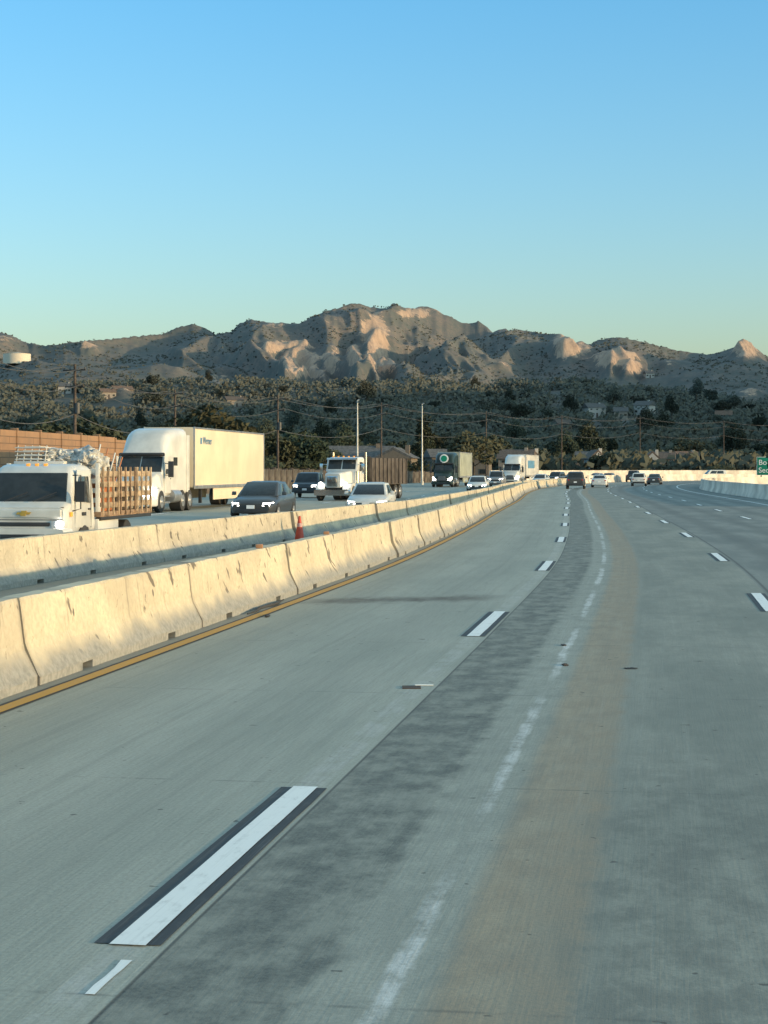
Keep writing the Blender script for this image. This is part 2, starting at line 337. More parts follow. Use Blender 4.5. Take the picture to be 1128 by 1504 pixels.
def krow(tstart,tend,sfun,label,group,first):
    t=tstart;k=0
    while t<tend:
        L=6.1; p,_=path(t,sfun(t)); q,_=path(t+L,sfun(t+L)); d=q-p
        p=Vector((p.x+random.uniform(-.04,.04),p.y))
        o=bpy.data.objects.new('concrete_barrier',KM[k%4]); col.objects.link(o); o.location=(p.x,p.y,0.002); o.rotation_euler=(0,0,math.atan2(d.y,d.x)-PI/2+random.uniform(-.007,.007)); 
        o.scale=(1,d.length/6.1,1)
        tag(o,first[k] if k<len(first) else label,'concrete barrier',group)
        t+=L;k+=1
ta=tod(16.4,-3.75)
krow(ta-12.2,250,lambda t:-3.78,'stained precast concrete barrier segment in the near row beside the yellow line','near row of concrete barriers',
 ['concrete barrier segment of the near row outside the left frame edge','concrete barrier segment cut by the left frame edge, nearest of the near row','large stained barrier segment with wide joint, first whole one of the near row','second whole barrier segment of the near row from the left'])
def s2(t): return interp(t,[(0,-9.3),(33,-8.8),(40,-8.5),(52,-7.55),(70,-6.1),(90,-5.7),(120,-5.35),(600,-5.35)])
tb=tod(32.6,-8.8)
krow(tb-18.3,250,s2,'precast concrete barrier segment in the far row, its lower part in shade','far row of concrete barriers',
 ['barrier segment of the far row outside the left frame edge','barrier segment of the far row beyond the left frame edge','barrier segment of the far row in front of the stake truck cab','barrier segment of the far row in front of the stake truck bed'])
def wall(name,pts,h,w,mat,label,cat,z0=0):
    m=MB(); rings=[]
    P=[Vector(p) for p in pts]
    for i,p in enumerate(P):
        d=(P[min(i+1,len(P)-1)]-P[max(i-1,0)]).normalized(); n=Vector((d.y,-d.x))
        prof=[(-w,z0),(w,z0),(w,z0+.1),(w*.5,z0+h*.4),(w*.4,h),(-w*.4,h),(-w*.5,z0+h*.4),(-w,z0+.1)]
        rings.append([(p.x+n.x*a,p.y+n.y*a,b) for a,b in prof])
    m.loft(rings); o=m.build(name,mat,None,0,True); return tag(o,label,cat)
wall('median_wall',[path(t,-4.5)[0] for t in range(252,560,5)],1.15,.3,MFAR,'long white concrete median wall curving right far ahead','wall')
wall('roadside_wall',[path(t,-25.5)[0] for t in range(290,600,5)],1.9,.3,MFAR,'white outer wall behind the far curve of the freeway','wall')
RB=[(24.0,95),(26,121),(28.6,148),(31.7,176),(36,202),(43.5,230),(57,256),(78,277),(108,292),(150,300)]
rp=[]
for (a,b) in zip(RB,RB[1:]):
    for k in range(4): rp.append(Vector(a).lerp(Vector(b),k/4))
for _ in range(6): rp=[rp[0]]+[(rp[j-1]+rp[j]*2+rp[j+1])/4 for j in range(1,len(rp)-1)]+[rp[-1]]
wall('roadside_barrier',rp,1.0,.3,MFAR,'white concrete roadside barrier bending right at the right frame edge','wall')
def long_wall(name,t0,t1,s,h,label,mat,step,pm_=None):
    p,_=path(t0,s); root=empty(name,(p.x,p.y,0),0,label,'wall')
    n=int((t1-t0)/step)
    for i in range(n):
        a,_=path(t0+i*step,s); b,_=path(t0+(i+1)*step,s); a=a-p; b=b-p; d=b-a; ang=math.atan2(d.y,d.x)-PI/2
        pa=MB().box(-.12,.12,0,d.length,-.06,h(i)).build('wall_panel',mat,root,.02); pa.location=(a.x,a.y,0); pa.rotation_euler=(0,0,ang)
        ps=MB().box(-.2,.2,-.12,.12,-.06,h(i)+.12).build('post',pm_ or mat,root,.02); ps.location=(a.x,a.y,0); ps.rotation_euler=(0,0,ang)
long_wall('sound_wall',tod(84,-30),tod(122,-30),-30,lambda i:4.15 if i<8 else 4.0,'tall orange brown sound wall behind the stake truck at the left frame edge',MWALL,4.2)
long_wall('timber_wall',tod(122,-30)+.3,tod(290,-30),-30,lambda i:2.25-.012*i+(.10 if i%3==0 else 0),'low brown timber wall with posts beyond the oncoming lanes',MFEN,3.2,MPOLE)
# ------------------------------------------------------------ vehicles
def wheel(root,x,y,r=.33,w=.22,rim=MRIM,name='wheel'):
    sx=1 if x>0 else -1; m=MB(); xo=x; xi=x-sx*w
    rings=[]
    for xx,rad in ((xi,r*.9),(xi+sx*.03,r),(xo-sx*.03,r),(xo,r*.9)):
        rings.append([(xx,y+rad*math.cos(2*PI*k/20),r+rad*math.sin(2*PI*k/20)) for k in range(20)])
    t=m.loft(rings).build(name,MRB,root)
    c=MB(); c.cyl((xo-sx*.02,y,r),(xo+sx*.008,y,r),r*.62,r*.55,16).cyl((xo,y,r),(xo+sx*.035,y,r),r*.2,r*.15,10); c.build('rim',rim,t)
def arch(root,x,y,r):
    sx=1 if x>0 else -1; m=MB(); P=[(y+r*math.cos(PI*k/10),r*.85+r*math.sin(PI*k/10)) for k in range(11)]+[(y-r,.2),(y+r,.2)]
    m.prism(P,x-sx*.06,x+sx*.004); m.build('wheel_arch',MBK,root)
def car(kind,paint,label,cat,group,d,px,facing=True,lit=True,L=None,W=1.84,H=None,name=None,rz=0):
    L0,H0={'sedan':(4.7,1.44),'suv':(4.75,1.7),'pickup':(5.7,1.88),'van':(5.2,1.95)}[kind]; L=L or L0; H=H or H0; w=W/2
    X=gp(px,d); t=tod(d); _,dr=path(t); th=math.atan2(dr.x,dr.y)
    rot=(-th if facing else PI-th)+rz
    if facing: loc=(X,d,0)
    else: loc=(X+math.sin(th)*L,d+math.cos(th)*L,0)
    root=empty(name or {'sedan':'sedan','suv':'suv_car','pickup':'pickup_truck','van':'van'}[kind],loc,rot,label,cat,group)
    k=H/H0
    if kind=='sedan': prof=[(0,.60),(.12,.70),(.6,.80),(1.35,.93),(2.4,.95),(3.8,.98),(4.3,1.02),(4.6,.95),(4.7,.8)]; zg=.92
    elif kind=='suv': prof=[(0,.75),(.1,.92),(.5,1.0),(1.25,1.08),(2.4,1.08),(4.0,1.1),(4.6,1.08),(4.75,.95)]; zg=1.06
    elif kind=='van': prof=[(0,.8),(.1,.95),(.5,1.08),(1.0,1.15),(2.4,1.15),(4.0,1.15),(5.1,1.15),(5.2,1.0)]; zg=1.13
    else: prof=[(0,.95),(.08,1.08),(.6,1.13),(1.4,1.2),(2.4,1.2),(4.2,1.2),(5.6,1.2),(5.7,1.1)]; zg=1.18
    GG={'sedan':(1.05,4.3,2.05,3.4),'suv':(1.05,4.65,1.85,4.3),'van':(.8,5.15,1.7,4.95),'pickup':(1.4,4.0,2.15,3.75)}[kind]
    sc=L/prof[-1][0]; zb=.24 if kind in('sedan',) else .33
    rings=[]
    for y,zt in prof:
        y*=sc; e=min(y,L-y); ww=w*(.80+.20*min(1,(e/.6)**.5 if e>0 else 0)); zt*=k
        zl=zb+.06*(1-min(1,e/.3))
        half=[(ww*.90,zl),(ww*.985,zl+.14),(ww,zl+(zt-zl)*.55),(ww*.975,zt-.14),(ww*.90,zt-.04),(ww*.6,zt+.02)]
        rings.append([(a,y,b) for a,b in half]+[(-a,y,b) for a,b in reversed(half)])
    MB().loft(rings).build('body',paint,root,.0)
    yb0,yb1,yt0,yt1=[q*sc for q in GG]; zg*=k; wb=w*.91; wt=w*.70 if kind=='sedan' else w*.76
    zt=H-.02
    MB().frus((-wb,wb,yb0,yb1,zg-.06),(-wt,wt,yt0,yt1,zt)).build('cabin',paint,root,.08,seg=4)
    MB().frus((-wt*.93,wt*.93,yt0+.1,yt1-.1,zt-.01),(-wt*.7,wt*.7,yt0+.35,yt1-.35,zt+.035)).build('roof',paint,root,.03)
    ins=(0,(yb0+yb1)/2,zg)
    MB().panel([(-wb,yb0,zg-.06),(wb,yb0,zg-.06),(wt,yt0,zt),(-wt,yt0,zt)],(.07,.93,.1,.88),.008,.03,ins).build('windshield',MGL,root,.008)
    MB().panel([(-wb,yb1,zg-.06),(wb,yb1,zg-.06),(wt,yt1,zt),(-wt,yt1,zt)],(.09,.91,.2,.86),.008,.03,ins).build('rear_window',MGL,root,.008)
    for sx in(-1,1):
        P=[(sx*wb,yb0,zg-.06),(sx*wb,yb1,zg-.06),(sx*wt,yt1,zt),(sx*wt,yt0,zt)]
        for uv in ((.13,.46,.18,.84),(.49,.85,.18,.84)): MB().panel(P,uv,.006,.02,ins).build('side_window',MGL,root,.005)
        m=MB(); zh=prof[1][1]*k-.13
        m.hexa([(sx*w*.5,-.02,zh-.06),(sx*w*.80,.04,zh-.06),(sx*w*.88,.35,zh-.02),(sx*w*.5,.3,zh-.02),(sx*w*.52,.01,zh+.07),(sx*w*.80,.08,zh+.08),(sx*w*.92,.42,zh+.1),(sx*w*.5,.3,zh+.1)])
        m.build('headlight',MHL if (lit and facing) else MHO,root,.01)
        zh2=prof[-2][1]*k-.2
        MB().box(min(sx*w*.64,sx*w*.84),max(sx*w*.64,sx*w*.84),L-.18,L+.012,zh2-.04,zh2+.08).build('tail_light',MRED,root,.015)
        MB().frus((sx*(w+.10)-.09,sx*(w+.10)+.09,yb0+.35,yb0+.5,zg+.0),(sx*(w+.09)-.08,sx*(w+.09)+.08,yb0+.37,yb0+.5,zg+.15)).build('mirror',paint,root,.03)
        for wy in (.86*sc,(L/sc-.98)*sc):
            arch(root,sx*w,wy,.40 if kind!='sedan' else .37); wheel(root,sx*(w+.01),wy,.36 if kind!='sedan' else .33)
        MB().box(sx*w*.985-.012,sx*w*.985+.012,1.2*sc+.8,1.2*sc+1.0,zg-.2,zg-.17).build('door_handle',MCH,root)
    zf=prof[0][1]*k
    MB().frus((-w*.45,w*.45,-.012,.1,zf-.2),(-w*.5,w*.5,.0,.12,zf-.02)).build('grille',MBK,root,.01)
    MB().frus((-w*.7,w*.7,-.01,.1,zb+.07),(-w*.62,w*.62,-.015,.1,zb+.2)).build('lower_intake',MBK,root,.01)
    MB().box(-.16,.16,-.03,-.012,zb+.22,zb+.36).build('licence_plate',MSW,root)
    MB().box(-.16,.16,L+.005,L+.02,zb+.32,zb+.46).build('licence_plate',MSW,root)
    MB().box(-w*.82,w*.82,L-.08,L+.04,zb+.05,zb+.22).build('rear_bumper',MBK if kind!='sedan' else paint,root,.03)
    if kind=='pickup':
        MB().box(-w*.8,w*.8,4.1*sc,5.55*sc,1.21*k,1.226*k).build('bed_cover',MBK,root)
        MB().box(-w*.6,w*.6,-.03,.0,zf-.34,zf-.26).build('grille_bar',MCH,root,.01)
    return root
OG='oncoming cars on the far carriageway'; SG='cars driving away ahead'
car('sedan',MGR,'dark grey car with bright headlights in front of the cream trailer','car',OG,70,368,H=1.53,W=1.88,L=4.9,rz=-.05)
car('suv',MNV,'dark sport utility car between the dark grey car and the white tipper truck','car',OG,125,447,H=1.8,W=1.95)
car('sedan',MW,'white sedan with headlights close behind the barrier, right of the tipper truck','car',OG,76,537)
car('sedan',MW2,'white car in front of the dark green semi truck','car',OG,158,700)
car('pickup',MSIL,'grey pickup between the green semi and the white semi','pickup truck',OG,195,727)
car('sedan',MW,'small white car just right of the white semi truck','car',OG,230,790,rz=-.06)
car('suv',MGR,'small dark car far off, first right of the white semi','car',OG,265,811,rz=-.1)
car('suv',MGR,'small dark car far off, second right of the white semi','car',OG,285,835,rz=-.15)
car('sedan',MSIL,'small silver car far off just behind the near dark car','car',OG,300,869,rz=-.1)
car('suv',MGR,'dark sport utility car driving away in the left lane','car',SG,184,845,False,W=1.95,H=1.78)
car('sedan',MW,'white sedan driving away, right of the dark sport utility car','car',SG,200,880,False)
car('suv',MW2,'white sport utility car driving away in the right lanes','car',SG,216,938,False,H=1.62)
car('sedan',MGR,'dark sedan driving away, rightmost of the cars ahead','car',SG,240,960,False)
car('pickup',MNV,'dark pickup driving away far off between the white cars','pickup truck',SG,285,926,False)
car('sedan',MGR,'dark car far off directly behind the white sedan','car',SG,300,890,False)
car('van',MW2,'white van far off on the curve above the right cars','van',OG,360,1030,lit=False,rz=-.6)
def tractor(root,paint,lit=True):
    B=MB(); B.loft([rr(.85,.62,1.20,.12,.12,3,.72),rr(1.0,.6,1.36,.16,.35,3,.86),rr(1.12,.6,1.62,.2,1.0,3,.9),rr(1.15,.6,1.80,.2,1.75,3,.98),rr(1.15,.6,1.86,.2,2.0,3,1.0)]); B.build('hood',paint,root)
    secs=[(1.80,1.84),(2.0,2.15),(2.28,2.58),(2.42,2.74)]
    C=MB(); C.loft([rr(1.14,.7,z,.16,y,3,1.14-.05*(z-1.8)) for y,z in secs]+[rr(1.16,.7,z,r_,y,3,tw) for y,z,r_,tw in ((2.6,3.0,.3,1.05),(2.85,3.34,.38,1.06),(3.2,3.68,.42,1.08),(3.7,3.90,.42,1.12),(4.4,4.0,.38,1.14),(5.7,4.03,.34,1.16),(6.0,4.03,.34,1.16))]); C.build('cab',paint,root)
    P=[(-1.06,1.84,1.88),(1.06,1.84,1.88),(1.0,2.34,2.62),(-1.0,2.34,2.62)]
    MB().panel(P,(0,.49,.02,.98),.05,.06,(0,4,1.5)).panel(P,(.51,1,.02,.98),.05,.06,(0,4,1.5)).build('windshield',MGL,root,.02)
    MB().panel([(-1.12,2.28,2.66),(1.12,2.28,2.66),(1.1,2.2,2.76),(-1.1,2.2,2.76)],(0,1,0,1),.04,.12,(0,4,1.5)).build('sun_visor',MBK,root,.02)
    MB().frus((-.55,.55,-.0,.3,.72),(-.42,.42,.1,.4,1.28)).build('grille',MBK,root,.03)
    for k in range(5): MB().box(-.5+.02*k,.5-.02*k,-.02+.018*k,.1,.8+.1*k,.825+.1*k).build('grille_bar',MAL,root)
    MB().loft([rr(1.05,.32,.66,.1,-.12),rr(1.2,.3,.68,.12,.1),rr(1.25,.3,.68,.1,.6)]).build('bumper',paint,root)
    MB().frus((-.6,.6,-.14,0,.36),(-.55,.55,-.14,0,.52)).build('lower_intake',MBK,root,.02)
    for sx in (-1,1):
        MB().hexa([(sx*.68,.06,.76),(sx*1.02,.22,.76),(sx*1.14,.8,.95),(sx*.7,.5,.9),(sx*.66,.12,1.0),(sx*.98,.3,1.05),(sx*1.13,.85,1.2),(sx*.7,.5,1.1)]).build('headlight',MHL if lit else MHO,root,.02)
        fp=[(1.35+.68*math.cos(PI*k/10),.52+.66*math.sin(PI*k/10)) for k in range(11)]
        MB().prism(fp+[(.67,.35),(2.03,.35)],sx*1.0,sx*1.2).build('fender',paint,root,.04)
        arch(root,sx*1.205,1.35,.56); wheel(root,sx*1.235,1.35,.51,.3,MAL)
        for wy in (5.1,6.4): wheel(root,sx*1.24,wy,.51,.6,MAL)
        dp=[(sx*1.15,1.95,.9),(sx*1.15,3.1,.9),(sx*1.15,3.1,2.65),(sx*1.15,1.95,2.65)]
        dr=MB().panel(dp,(.05,1,0,1),.03,.04,(0,3,1.5)).build('door',paint,root,.01)
        MB().panel([(sx*1.15,2.15,1.8),(sx*1.15,2.98,1.8),(sx*1.12,2.98,2.5),(sx*1.12,2.45,2.5)],(0,1,0,1),.04,.02,(0,3,1.5)).build('side_window',MGL,dr,.005)
        MB().box(sx*1.185-.01,sx*1.185+.02,2.95,3.05,1.55,1.6).build('door_handle',MBK,dr)
        MB().box(sx*1.165-.01,sx*1.165+.012,3.7,4.3,2.2,2.6).build('sleeper_window',MGL,root)
        MB().cyl((sx*1.1,2.1,2.3),(sx*1.5,1.95,2.3),.02).cyl((sx*1.1,2.1,1.75),(sx*1.5,1.95,1.75),.02).box(sx*1.5-.12,sx*1.5+.12,1.88,2.02,1.65,2.4).build('mirror',MBK,root,.01)
        MB().cyl((sx*1.0,3.3,.75),(sx*1.0,4.6,.75),.33,n=16).build('fuel_tank',MAL,root)
        MB().box(sx*1.12-.06,sx*1.12+.06,2.1,3.0,.42,.5).box(sx*1.12-.06,sx*1.12+.06,2.1,3.0,.72,.78).build('step',MAL,root,.01)
        MB().box(min(sx*1.1,sx*1.2),max(sx*1.1,sx*1.2),5.98,6.5,.9,3.7).build('side_fairing',paint,root,.02)
        MB().box(sx*.8-.09,sx*.8+.09,3.0,3.1,3.32,3.4).build('marker_lamp',MAMB,root,.01)
    MB().box(-.5,.5,.5,7.4,.45,.85).build('chassis',MBK,root)
    MB().box(-.45,.45,-.015,.02,.55,.66).build('licence_plate',MSW,root)
def trailer(root,mat,y0,L=16.1,h=4.12,wd=1.28):
    b=MB().box(-wd,wd,y0,y0+L,1.12,h).build('trailer_box',mat,root,.03)
    for sx in(-1,1):
        x=sx*wd
        for z0,z1 in ((1.05,1.22),(h-.08,h+.01)): MB().box(x-.02,x+.02,y0-.01,y0+L+.01,z0,z1).build('side_rail',MAL,b,.005)
        for yy in (y0,y0+L-.12): MB().box(x-.03,x+.03,yy,yy+.12,1.1,h+.015).build('corner_post',MAL,b,.01)
        for wy in (y0+L-2.6,y0+L-1.3): wheel(root,sx*1.25,wy,.5,.6,MAL)
        MB().box(sx*.9-.07,sx*.9+.07,y0+2.6,y0+2.8,.3,1.1).build('landing_gear',MBK,root)
        MB().box(sx*1.2-.02,sx*1.2+.02,y0+4.2,y0+L-4,.45,1.06).build('side_skirt',mat,root,.01)
    MB().box(-.5,.5,y0+L-4,y0+L-.1,.75,1.11).build('bogie_frame',MBK,root)
    return b
def vroot(name,X,d,label,cat='truck',group=None,extra=0):
    _,dr=path(tod(d)); th=math.atan2(dr.x,dr.y); return empty(name,(X,d,0),-th+extra,label,cat,group)
r=vroot('semi_truck',-11.75,81.2,'white semi truck with tall rounded roof pulling a long cream box trailer',extra=-.045)
tractor(r,MW2); tb_=trailer(r,MTR,7.0)
text('Werner',.55,MBLUE,tb_,(1.30,8.75,3.3),(PI/2,0,PI/2),bold=.0)
MB().box(1.285,1.292,8.25,8.6,3.3,3.62).build('emblem',MBLUE,tb_)
r=vroot('semi_truck',6.6,203,'dark green semi truck with pale green trailer in the middle distance')
tractor(r,MGRN); b_=trailer(r,MPG,7.0,14)
MB().cyl((0,2.55,3.3),(0,2.35,3.3),.5,n=20).build('emblem',MSW,r)
MB().cyl((0,2.57,3.3),(0,2.32,3.3),.36,n=20).build('emblem',MSG,r)
r=vroot('semi_truck',16.9,238,'white semi truck with white and blue trailer right of the green semi'); tractor(r,MW2); b_=trailer(r,MW2,7.0,14)
MB().box(1.285,1.3,9,16,2.2,3.3).build('blue_panel',MBLUE,b_)
MB().box(-1.3,-1.285,9,16,2.2,3.3).build('blue_panel',MBLUE,b_)
# conventional tipper
r=vroot('tipper_truck',-3.35,113,'white tipper truck with tall chrome grille and dark brown body',extra=-.17)
MB().loft([rr(.50,.85,1.72,.14,.25),rr(.55,.85,1.80,.14,.4),rr(.68,.85,1.92,.16,1.9),rr(.72,.85,1.95,.16,2.2)]).build('hood',MW2,r)
MB().box(-.36,.36,.14,.27,.90,1.60).build('grille',MCH,r,.05)
for k in range(7): MB().box(-.30+.09*k-.01,-.30+.09*k+.035,.12,.15,.96,1.54).build('grille_bar',MBK,r)
MB().loft([rr(1.15,.35,.72,.08,-.1),rr(1.22,.35,.72,.08,.12)]).build('bumper',MCH,r)
MB().loft([rr(1.05,.75,2.0,.12,2.15),rr(1.06,.75,2.72,.14,2.5),rr(1.06,.75,2.84,.16,3.0),rr(1.06,.75,2.84,.16,3.8)]).build('cab',MW2,r)
P=[(-.98,2.17,2.0),(.98,2.17,2.0),(.95,2.48,2.66),(-.95,2.48,2.66)]
MB().panel(P,(.02,.48,.05,.95),.03,.05,(0,4,1.5)).panel(P,(.52,.98,.05,.95),.03,.05,(0,4,1.5)).build('windshield',MGL,r,.01)
MB().frus((-1.0,1.0,2.1,2.5,2.66),(-1.0,1.0,2.25,2.5,2.78)).build('sun_visor',MCH,r,.01)
for k in range(5): MB().box(-.7+.35*k-.05,-.7+.35*k+.05,2.6,2.7,2.82,2.9).build('marker_lamp',MAMB,r,.01)
for sx in(-1,1):
    fp=[(1.0+.66*math.cos(PI*k/10),.55+.62*math.sin(PI*k/10)) for k in range(11)]
    MB().prism(fp+[(.34,.6),(1.66,.6)],sx*.6,sx*1.18).build('fender',MW2,r,.08,seg=3)
    wheel(r,sx*1.2,1.0,.5,.3,MAL)
    for wy in (4.6,5.9,11.2,12.4): wheel(r,sx*1.22,wy,.5,.55,MAL)
    MB().cyl((sx*.82,.3,1.08),(sx*.82,.52,1.08),.14,.1).build('headlight',MHL,r)
    MB().cyl((sx*1.0,2.3,1.1),(sx*1.0,2.3,1.9),.17).build('air_cleaner',MCH,r)
    MB().cyl((sx*1.12,4.0,.9),(sx*1.12,4.0,3.15),.07).build('exhaust_stack',MCH,r)
    MB().box(sx*1.42-.1,sx*1.42+.1,2.3,2.36,1.75,2.4).cyl((sx*1.0,2.4,2.35),(sx*1.42,2.33,2.35),.02).build('mirror',MCH,r,.01)
    dr=MB().panel([(sx*1.06,2.5,.95),(sx*1.06,3.6,.95),(sx*1.06,3.6,2.6),(sx*1.06,2.5,2.6)],(0,1,0,1),.02,.04,(0,3,1)).build('door',MW2,r,.01)
    MB().panel([(sx*1.06,2.6,1.9),(sx*1.06,3.5,1.9),(sx*1.06,3.5,2.5),(sx*1.06,2.7,2.5)],(0,1,0,1),.03,.03,(0,3,1)).build('side_window',MGL,dr)
MB().box(-.45,.45,.5,13,.5,.9).build('chassis',MBK,r)
bd=MB(); bd.box(-1.3,1.3,4.4,4.5,1.1,2.9).box(-1.3,-1.22,4.5,14,1.1,2.8).box(1.22,1.3,4.5,14,1.1,2.8).box(-1.3,1.3,4.4,14,1.0,1.12).box(-1.3,1.3,13.9,14,1.1,2.6)
b=bd.build('tipper_body',MDIRT,r,.02)
for i in range(10): MB().box(1.3,1.37,4.5+i,4.6+i,1.05,2.8).build('body_rib',MDIRT,b)
# ------------------------------------------------------------ stake truck
r=vroot('stake_truck',gp(36,38.5),38.5,'white cab over stake bed truck with gold emblem and piled load, leftmost vehicle',extra=.0)
MB().loft([rr(.90,.42,1.18,.12,-.02,3,.88),rr(.98,.42,1.24,.14,.08,3,.95),rr(1.0,.45,1.31,.14,.2,3,.98),rr(1.0,.48,1.64,.16,.38,3,.94),rr(1.0,.5,1.93,.18,.55,3,.92),rr(1.0,.55,2.06,.2,.70,3,.91),rr(1.0,.55,2.12,.2,.95,3,.91),rr(1.0,.55,2.13,.2,1.3,3,.91),rr(1.0,.55,2.10,.2,1.92,3,.91)]).build('cab',MW,r)
P=[(-.88,.19,1.26),(.88,.19,1.26),(.80,.56,1.93),(-.80,.56,1.93)]
MB().panel(P,(.0,1,.04,1.0),.025,.06,(0,3,1)).build('windshield',MGL,r,.04,seg=3)
for a in (-.5,.15): 
    q0=Vector((a,.12,1.31)); MB().tube([q0,q0+Vector((.5,.09,.2))],.012).build('wiper',MBK,r)
MB().box(-.84,.84,-.05,.06,.95,1.15).build('front_panel',MW,r,.04,seg=3)
MB().box(-.58,.58,-.055,.03,.77,.86).build('grille',MBK,r,.03)
MB().loft([rr(.92,.40,.72,.07,-.15),rr(1.01,.40,.73,.07,-.03),rr(1.02,.40,.73,.07,.2)]).build('bumper',MW2,r)
MB().box(-.5,.5,-.165,-.12,.5,.6).build('lower_intake',MBK,r,.01)
e=MB(); e.hexa([(-.17,-.075,1.03),(.13,-.075,1.03),(.13,-.04,1.03),(-.17,-.04,1.03),(-.13,-.075,1.08),(.17,-.075,1.08),(.17,-.04,1.08),(-.13,-.04,1.08)])
e.hexa([(-.075,-.082,1.0),(.045,-.082,1.0),(.045,-.04,1.0),(-.075,-.04,1.0),(-.045,-.082,1.11),(.075,-.082,1.11),(.075,-.04,1.11),(-.045,-.04,1.11)]); e.build('emblem',MGOLD,r)
MB().box(-.86,.86,-.03,.02,.905,.92).box(-.88,.88,.0,.03,1.175,1.19).build('panel_gap',MBK,r)
for sx in(-1,1):
    MB().hexa([(sx*.62,-.06,.74),(sx*.92,-.03,.74),(sx*1.0,.2,.76),(sx*.64,.2,.76),(sx*.62,-.06,.89),(sx*.91,-.03,.90),(sx*1.0,.2,.93),(sx*.64,.2,.92)]).build('headlight',MHO,r,.015)
    MB().cyl((sx*.80,-.075,.82),(sx*.80,0,.82),.08,n=14).build('headlamp_bulb',MHL,r)
    MB().box(sx*.82-.07,sx*.82+.07,-.155,-.1,.5,.6).build('fog_lamp',MHO,r,.01)
    MB().box(sx*.99-.015,sx*.99+.02,.12,.25,.98,1.08).build('turn_lamp',MAMB,r,.005)
    dr=MB().panel([(sx*1.0,.42,.72),(sx*1.0,1.6,.72),(sx*.96,1.6,2.0),(sx*.96,.68,2.0)],(0,1,0,1),.014,.03,(0,1,1)).build('door',MW,r,.02)
    MB().box(sx*1.0-.01,sx*1.0+.005,1.615,1.63,.7,1.9).build('door_gap',MBK,dr)
    MB().panel([(sx*1.0,.48,1.32),(sx*1.0,1.5,1.25),(sx*.94,1.5,1.92),(sx*.94,.76,1.92)],(0,1,0,1),.032,.05,(0,1,1)).build('side_window',MGL,dr,.02)
    MB().box(sx*1.01-.015,sx*1.03,1.38,1.52,1.1,1.14).build('door_handle',MBK,dr)
    MB().box(min(sx*1.012,sx*1.02),max(sx*1.012,sx*1.02),.9,1.2,.98,1.06).build('door_sign',MBK,dr)
    MB().tube([(sx*.98,.35,1.88),(sx*1.2,.2,1.88),(sx*1.2,.2,1.15),(sx*.99,.3,1.1)],.015).box(sx*1.2-.1,sx*1.2+.1,.14,.22,1.3,1.75).build('mirror',MBK,r,.0)
    arch(r,sx*1.005,1.1,.44); wheel(r,sx*1.02,1.1,.4,.26); wheel(r,sx*1.02,4.6,.4,.5)
    MB().box(sx*.95-.12,sx*.95+.12,1.95,3.6,.48,.88).build('tool_box',MW2,r,.02)
    MB().box(min(sx*1.0,sx*1.12),max(sx*1.0,sx*1.12),2.0,6.4,.84,.92).build('bed_rail',MBK,r,.01)
for k in range(3): MB().box(-.2+.2*k-.04,-.2+.2*k+.04,.8,.88,2.07,2.14).build('marker_lamp',MAMB,r,.01)
MB().box(-.4,.4,.5,6.3,.5,.75).build('chassis',MBK,r)
MB().box(-1.13,1.13,1.96,6.4,.92,1.04).build('bed',MWOOD,r,.01)
hb=MB(); hb.box(-1.1,1.1,1.98,2.04,1.04,1.15)
for k in range(4): hb.box(-1.1,1.1,1.985,2.03,1.25+.22*k,1.36+.22*k)
for k in range(6): hb.box(-1.1+.42*k,-1.02+.42*k,1.96,2.05,1.04,2.15)
hb.build('headboard',MW2,r,.005)
for sx in(-1,1):
    for sec in range(3):
        y0=2.05+sec*1.45; m=MB()
        for k in range(4): m.box(sx*1.1-.02,sx*1.1+.02,y0,y0+1.40,1.12+.24*k,1.25+.24*k)
        m.build('stake_rail',MWD2,r,.004); m=MB()
        for k in range(4): m.box(sx*1.13-.025,sx*1.13+.025,y0+.03+k*.42,y0+.10+k*.42,.95,2.07)
        m.build('stake_post',MWOOD if sec%2 else MWD2,r,.005)
def on(rt,name,m,mat,label,cat,bevel=.01):
    o=m.build(name,mat,None,bevel); o.location=rt.location; o.rotation_euler=rt.rotation_euler; return tag(o,label,cat)
random.seed(3)
on(r,'crate',MB().box(-1.0,.2,2.15,3.2,1.045,2.2),MW2,'white crate at the front left of the stake truck load','crate',.02)
on(r,'crate',MB().box(.3,1.0,2.2,3.3,1.045,1.75),MORG,'orange crate behind the stake rails nearest the cab','crate',.02)
on(r,'crate',MB().box(-1.0,1.0,3.5,4.6,1.045,1.6),MDIRT,'dark wrapped crate in the middle of the stake bed','crate',.03)
on(r,'crate',MB().box(-.9,.9,4.8,6.1,1.045,1.7),MPLAS,'pale wrapped crate at the rear of the stake bed','crate',.02)
def lump(name,c,s,label,mat,seed):
    bm=bmesh.new(); bmesh.ops.create_icosphere(bm,subdivisions=5,radius=1)
    for v in bm.verts:
        q=v.co.copy(); m_=max(abs(q.x),abs(q.y),abs(q.z)); q=q.lerp(q/m_*.85,.35)
        n=noise.fractal(v.co*1.3+Vector((seed,0,0)),1,2,3); q=q*(1+.32*n-.28*abs(noise.noise(v.co*3.3+Vector((0,seed,0))))-.12*abs(noise.noise(v.co*8+Vector((0,seed,0))))); v.co=Vector((c[0]+q.x*s[0],c[1]+q.y*s[1],c[2]+q.z*s[2]))
    me=bpy.data.meshes.new(name); bm.to_mesh(me); bm.free(); me.materials.append(mat); o=bpy.data.objects.new(name,me); col.objects.link(o); o.location=r.location; o.rotation_euler=r.rotation_euler; tag(o,label,'bundle')
lump('wrapped_bundle',(.5,2.75,2.1),(.52,.5,.44),'crumpled plastic wrapped bundle behind the truck cab, highest of the load',MPLAS,4)
lump('wrapped_bundle',(-.1,2.7,2.32),(.42,.4,.2),'low plastic wrapped bundle in the middle of the load',MPLAS,9)
m=MB()
